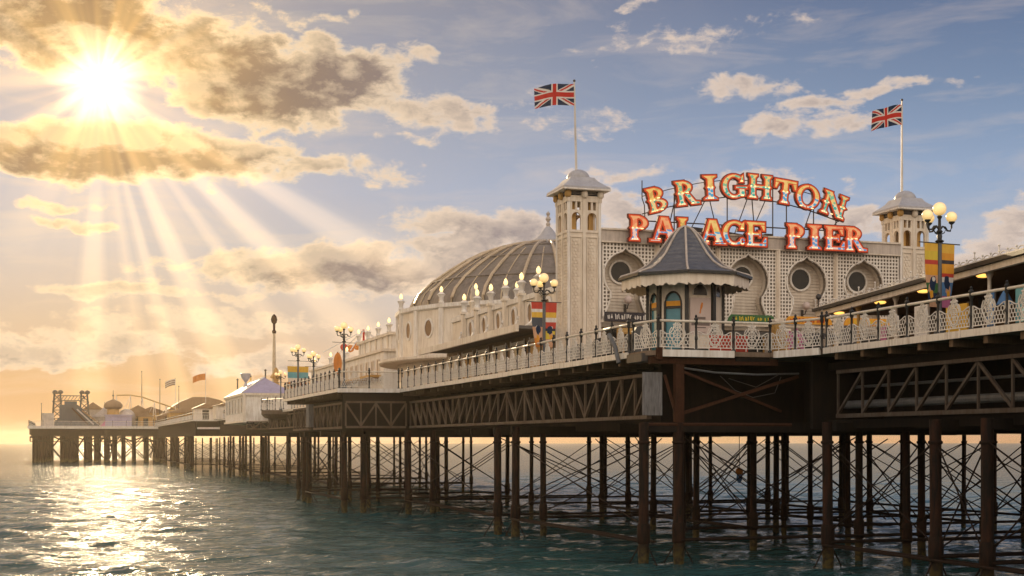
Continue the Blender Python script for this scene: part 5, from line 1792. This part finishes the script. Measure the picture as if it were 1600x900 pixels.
n2 = noise(g, scaled(g, gv, (5.5, 9.5, 1)), 1.0, 9, .64, .35)
nn = math_n(g, 'ADD', nn, math_n(g, 'MULTIPLY', math_n(g, 'SUBTRACT', n2, .5), .95))
den = math_n(g, 'ADD', acc, nn)
den = math_n(g, 'SUBTRACT', den, .16)
g.links.new(den, go.inputs[0])

tc = N(wt, 'ShaderNodeTexCoord')
vr = N(wt, 'ShaderNodeVectorRotate', rotation_type='Z_AXIS')
wt.links.new(tc.outputs['Generated'], vr.inputs['Vector'])
vr.inputs['Angle'].default_value = YAW
sp = N(wt, 'ShaderNodeSeparateXYZ')
wt.links.new(vr.outputs[0], sp.inputs[0])
az = math_n(wt, 'ARCTAN2', sp.outputs[0], sp.outputs[1])
el = math_n(wt, 'ARCSINE', sp.outputs[2])
cmb = N(wt, 'ShaderNodeCombineXYZ')
wt.links.new(math_n(wt, 'MULTIPLY', az, 10), cmb.inputs[0])
wt.links.new(math_n(wt, 'MULTIPLY', el, 10), cmb.inputs[1])
pv2 = cmb.outputs[0]
su, sv = P2(155, 125)
# vector from the sun
dv = N(wt, 'ShaderNodeVectorMath', operation='SUBTRACT')
wt.links.new(pv2, dv.inputs[0])
dv.inputs[1].default_value = (su, sv, 0)
ln = N(wt, 'ShaderNodeVectorMath', operation='LENGTH')
wt.links.new(dv.outputs[0], ln.inputs[0])
rad = ln.outputs['Value']                        # tenths of a radian
nrm = N(wt, 'ShaderNodeVectorMath', operation='NORMALIZE')
wt.links.new(dv.outputs[0], nrm.inputs[0])
sh_ = N(wt, 'ShaderNodeVectorMath', operation='MULTIPLY_ADD')
wt.links.new(nrm.outputs[0], sh_.inputs[0])
sh_.inputs[1].default_value = (-.13, -.13, 0)
wt.links.new(pv2, sh_.inputs[2])
def cover(vec):
    n = N(wt, 'ShaderNodeGroup')
    n.node_tree = g
    wt.links.new(vec, n.inputs[0])
    return n.outputs[0]
c1, c2 = cover(pv2), cover(sh_.outputs[0])

# clear sky: Nishita plus the warm air near the horizon
sky = N(wt, 'ShaderNodeTexSky', sky_type='NISHITA')
sky.sun_disc = False
sky.sun_elevation = SUN_EL
sky.sun_rotation = SUN_AZ
sky.altitude = 0
sky.air_density = 1.0
sky.dust_density = 1.6
sky.ozone_density = 1.4
nis = N(wt, 'ShaderNodeVectorMath', operation='SCALE')
wt.links.new(sky.outputs[0], nis.inputs[0])
nis.inputs['Scale'].default_value = SK
eln = math_n(wt, 'DIVIDE', el, .5, clamp=True)     # 0..1 over 0..0.5 rad
r_far = ramp(wt, eln, [(0, (.70, .35, .16)), (.05, (.68, .45, .30)), (.14, (.56, .52, .53)), (.22, (.46, .49, .58)), (.36, (.27, .365, .545)), (.49, (.150, .225, .375)), (.62, (.080, .128, .255)), (1, (.05, .09, .22))])
r_sun = ramp(wt, eln, [(0, (.44, .18, .03)), (.08, (.68, .35, .10)), (.17, (.66, .46, .28)), (.27, (.52, .46, .43)), (.36, (.42, .42, .48)), (.6, (.30, .29, .33)), (.75, (.55, .40, .26)), (1, (.60, .42, .24))])  # upper warm stops added out of view to turn the water golden
sunprox = N(wt, 'ShaderNodeMapRange', interpolation_type='SMOOTHSTEP')
wt.links.new(math_n(wt, 'ABSOLUTE', math_n(wt, 'SUBTRACT', math_n(wt, 'MULTIPLY', az, 10), su)), sunprox.inputs[0])
sunprox.inputs[1].default_value, sunprox.inputs[2].default_value = 0.0, 5.0
sunprox.inputs[3].default_value, sunprox.inputs[4].default_value = 1, 0
clear = mixcol(wt, sunprox.outputs[0], r_far, r_sun)
nmin = N(wt, 'ShaderNodeVectorMath', operation='MINIMUM')
wt.links.new(nis.outputs[0], nmin.inputs[0])
nmin.inputs[1].default_value = (.8, .8, .8)
clear = mixcol(wt, .12, clear, nmin.outputs[0])
# clouds
edge = N(wt, 'ShaderNodeMapRange', interpolation_type='SMOOTHSTEP')
wt.links.new(c1, edge.inputs[0])
edge.inputs[1].default_value, edge.inputs[2].default_value = -.02, .34
thick = N(wt, 'ShaderNodeMapRange', interpolation_type='SMOOTHSTEP')
wt.links.new(c1, thick.inputs[0])
thick.inputs[1].default_value, thick.inputs[2].default_value = .12, .66
lit = N(wt, 'ShaderNodeMapRange')
wt.links.new(math_n(wt, 'SUBTRACT', c1, c2), lit.inputs[0])
lit.inputs[1].default_value, lit.inputs[2].default_value = -.10, .34
near = N(wt, 'ShaderNodeMapRange', interpolation_type='SMOOTHSTEP')
wt.links.new(rad, near.inputs[0])
near.inputs[1].default_value, near.inputs[2].default_value = 0.0, 3.6
near.inputs[3].default_value, near.inputs[4].default_value = 1, 0
bright = mixcol(wt, near.outputs[0], (.80, .64, .52), (1.10, .82, .46))
dark = mixcol(wt, near.outputs[0], (.30, .25, .25), (.19, .115, .058))
f_dark = math_n(wt, 'MULTIPLY', thick.outputs[0], math_n(wt, 'SUBTRACT', 1.0, math_n(wt, 'MULTIPLY', lit.outputs[0], .55)))
ccol = mixcol(wt, f_dark, bright, dark)
col = mixcol(wt, math_n(wt, 'MULTIPLY', edge.outputs[0], .93), clear, ccol)
cir = ramp(wt, noise(wt, scaled(wt, pv2, (.8, 4.2, 1)), 1.0, 8, .62, .6), [(.48, (0, 0, 0)), (.78, (.34, .34, .34))])
clear2 = mixcol(wt, math_n(wt, 'MULTIPLY', edge.outputs[0], .93), mixcol(wt, cir, clear, bright), ccol)
col = clear2
# beams slanting down from the sun, and short ones round it
ang = N(wt, 'ShaderNodeSeparateXYZ')
wt.links.new(dv.outputs[0], ang.inputs[0])
th = math_n(wt, 'ARCTAN2', ang.outputs[0], math_n(wt, 'MULTIPLY', ang.outputs[1], -1))   # 0 = straight down, + towards the land side
tn = math_n(wt, 'ADD', math_n(wt, 'DIVIDE', th, 2 * pi), .5)
z0 = lambda d: .5 + d / 360
beams = []
for d, w, a in ((-2, 5.0, .75), (8.5, 2.2, .45), (14.5, 2.6, .70), (24, 4.6, .90), (36.5, 2.6, .55), (47, 4.6, 1.0), (60, 4.2, .85)):
    beams += [(z0(d - w), 0), (z0(d - w * .25), a), (z0(d + w * .25), a), (z0(d + w), 0)]
beams.sort()
rr = N(wt, 'ShaderNodeValToRGB')
rr.color_ramp.interpolation = 'EASE'
els = rr.color_ramp.elements
last = 0.0
stops = [(0, 0)]
for p, a in beams:
    p = max(p, last + .0004)
    last = p
    stops.append((p, a))
# a colour ramp holds 32 stops: keep the strongest
stops = [s for i, s in enumerate(stops)][:32]
els[0].position, els[0].color = 0, (0, 0, 0, 1)
els[1].position, els[1].color = 1, (0, 0, 0, 1)
for p, a in stops[1:31]:
    e = els.new(p)
    e.color = (a, a, a, 1)
wob = noise(wt, None, 9, 2)
wt.links.new(tn, rr.inputs[0])
fall = N(wt, 'ShaderNodeMapRange', interpolation_type='SMOOTHSTEP')
wt.links.new(rad, fall.inputs[0])
fall.inputs[1].default_value, fall.inputs[2].default_value = .3, 4.5
fall.inputs[3].default_value, fall.inputs[4].default_value = 1, 0
rise = N(wt, 'ShaderNodeMapRange', interpolation_type='SMOOTHSTEP')
wt.links.new(rad, rise.inputs[0])
rise.inputs[1].default_value, rise.inputs[2].default_value = .3, 1.2
bm = math_n(wt, 'MULTIPLY', math_n(wt, 'MULTIPLY', rr.outputs[0], fall.outputs[0]), math_n(wt, 'ADD', math_n(wt, 'MULTIPLY', rise.outputs[0], .85), .15))
bcol = N(wt, 'ShaderNodeVectorMath', operation='SCALE')
bcol.inputs[0].default_value = (.44, .29, .13)
wt.links.new(bm, bcol.inputs['Scale'])
# round star of short beams
cth = N(wt, 'ShaderNodeCombineXYZ')
wt.links.new(math_n(wt, 'MULTIPLY', nrm.outputs[0] if False else math_n(wt, 'SINE', th), 1.0), cth.inputs[0])
wt.links.new(math_n(wt, 'COSINE', th), cth.inputs[1])
star = ramp(wt, noise(wt, cth.outputs[0], 2.6, 2, .55), [(.38, (0, 0, 0)), (.74, (1, 1, 1))])
sfall = N(wt, 'ShaderNodeMapRange', interpolation_type='SMOOTHSTEP')
wt.links.new(rad, sfall.inputs[0])
sfall.inputs[1].default_value, sfall.inputs[2].default_value = .1, 1.7
sfall.inputs[3].default_value, sfall.inputs[4].default_value = .9, 0
scol = N(wt, 'ShaderNodeVectorMath', operation='SCALE')
scol.inputs[0].default_value = (.62, .36, .10)
wt.links.new(math_n(wt, 'MULTIPLY', star, sfall.outputs[0]), scol.inputs['Scale'])
# glow and disc
gl = lambda k: math_n(wt, 'EXPONENT', math_n(wt, 'MULTIPLY', rad, -k))
g1 = N(wt, 'ShaderNodeVectorMath', operation='SCALE')
g1.inputs[0].default_value = (.66, .38, .12)
wt.links.new(gl(2.0), g1.inputs['Scale'])
disc = N(wt, 'ShaderNodeMapRange', interpolation_type='SMOOTHSTEP')
wt.links.new(math_n(wt, 'SUBTRACT', rad, math_n(wt, 'MULTIPLY', star, .10)), disc.inputs[0])
disc.inputs[1].default_value, disc.inputs[2].default_value = -.08, .34
disc.inputs[3].default_value, disc.inputs[4].default_value = 1, 0
g2 = N(wt, 'ShaderNodeVectorMath', operation='SCALE')
g2.inputs[0].default_value = (1.9, 1.5, .9)
wt.links.new(disc.outputs[0], g2.inputs['Scale'])
def addv(a, b):
    n = N(wt, 'ShaderNodeVectorMath', operation='ADD')
    wt.links.new(a, n.inputs[0])
    wt.links.new(b, n.inputs[1])
    return n.outputs[0]
tot = addv(addv(addv(addv(col, bcol.outputs[0]), scol.outputs[0]), g1.outputs[0]), g2.outputs[0])
# unseen bright bank added behind the viewer as fill light for the fronts
back = N(wt, 'ShaderNodeMapRange', interpolation_type='SMOOTHSTEP')
wt.links.new(sp.outputs[1], back.inputs[0])
back.inputs[1].default_value, back.inputs[2].default_value = .25, -.45
back.inputs[3].default_value, back.inputs[4].default_value = 0, 1
bcl = ramp(wt, math_n(wt, 'DIVIDE', el, 1.4, clamp=True), [(0, (.85, .66, .52)), (.25, (1.62, 1.30, 1.02)), (.6, (1.06, .97, .90)), (1, (.30, .38, .55))])
tot = mixcol(wt, back.outputs[0], tot, bcl)
lb = N(wt, 'ShaderNodeMapRange', interpolation_type='SMOOTHSTEP')  # unseen gold bank added left of the view to warm left-facing walls
wt.links.new(math_n(wt, 'ABSOLUTE', math_n(wt, 'ADD', az, 1.02)), lb.inputs[0])
lb.inputs[1].default_value, lb.inputs[2].default_value = .30, .62
lb.inputs[3].default_value, lb.inputs[4].default_value = 1, 0
le = N(wt, 'ShaderNodeMapRange', interpolation_type='SMOOTHSTEP')
wt.links.new(el, le.inputs[0])
le.inputs[1].default_value, le.inputs[2].default_value = .15, .75
le.inputs[3].default_value, le.inputs[4].default_value = 1, 0
tot = mixcol(wt, math_n(wt, 'MULTIPLY', lb.outputs[0], le.outputs[0]), tot, (2.1, 1.30, .58))
bgm = N(wt, 'ShaderNodeVectorMath', operation='SCALE')
wt.links.new(tot, bgm.inputs[0])
bgm.inputs['Scale'].default_value = 1 / SK
bg = N(wt, 'ShaderNodeBackground')
bg.inputs['Strength'].default_value = SK
wt.links.new(bgm.outputs[0], bg.inputs[0])
wo = N(wt, 'ShaderNodeOutputWorld')
wt.links.new(bg.outputs[0], wo.inputs[0])
world.cycles.sampling_method = 'MANUAL'
world.cycles.sample_map_resolution = 1024

# ------------------------------------------------------------------ sun
sl = bpy.data.lights.new('sun', 'SUN')
sl.energy = 3.6
sl.angle = radians(.5)
sl.color = (1, .76, .46)
so = bpy.data.objects.new('sun', sl)
COL.objects.link(so)
sd_ = Vector((sin(SUN_AZ) * cos(SUN_EL), cos(SUN_AZ) * cos(SUN_EL), sin(SUN_EL)))
so.rotation_euler = sd_.to_track_quat('Z', 'Y').to_euler()
so.location = (0, 100, 80)

# ------------------------------------------------------------------ haze
HAZE = True
if HAZE:
    hz = MB().box(-3600, 3600, -700, 3600, -5.5, 27.5)
    hm = bpy.data.materials.new('sea_haze')
    hm.use_nodes = True
    hm.node_tree.nodes.clear()
    pvol = hm.node_tree.nodes.new('ShaderNodeVolumePrincipled')
    pvol.inputs['Color'].default_value = (.95, .81, .63, 1)
    pvol.inputs['Density'].default_value = .00010
    pvol.inputs['Anisotropy'].default_value = .80
    hout = hm.node_tree.nodes.new('ShaderNodeOutputMaterial')
    hm.node_tree.links.new(pvol.outputs[0], hout.inputs['Volume'])
    MATS['sea_haze'] = hm
    tag(hz.build('haze', 'sea_haze'), 'thin golden sea haze', None, None, 'stuff')

# ------------------------------------------------------------------ camera and view
cd = bpy.data.cameras.new('camera')
cam = bpy.data.objects.new('camera', cd)
COL.objects.link(cam)
cam.location = (0, 0, 5.2)
cam.rotation_euler = (pi / 2, 0, -YAW)
cd.sensor_width = 36
cd.lens = 2150 / 1600 * 36
cd.shift_y = (690 - 450) / 1600
cd.clip_start = .5
cd.clip_end = 20000
scene.camera = cam
vs = scene.view_settings
scene.display_settings.display_device = 'sRGB'
vs.view_transform = 'Standard'
vs.look = 'None'
vs.exposure = 0
vs.gamma = 1
vs.use_curve_mapping = False
cy = scene.cycles
cy.use_denoising = True
cy.max_bounces = 6
cy.diffuse_bounces = 3
cy.glossy_bounces = 3
cy.volume_bounces = 0
cy.transmission_bounces = 2
cy.sample_clamp_indirect = 4
cy.sample_clamp_direct = 70
cy.caustics_reflective = False
cy.caustics_refractive = False
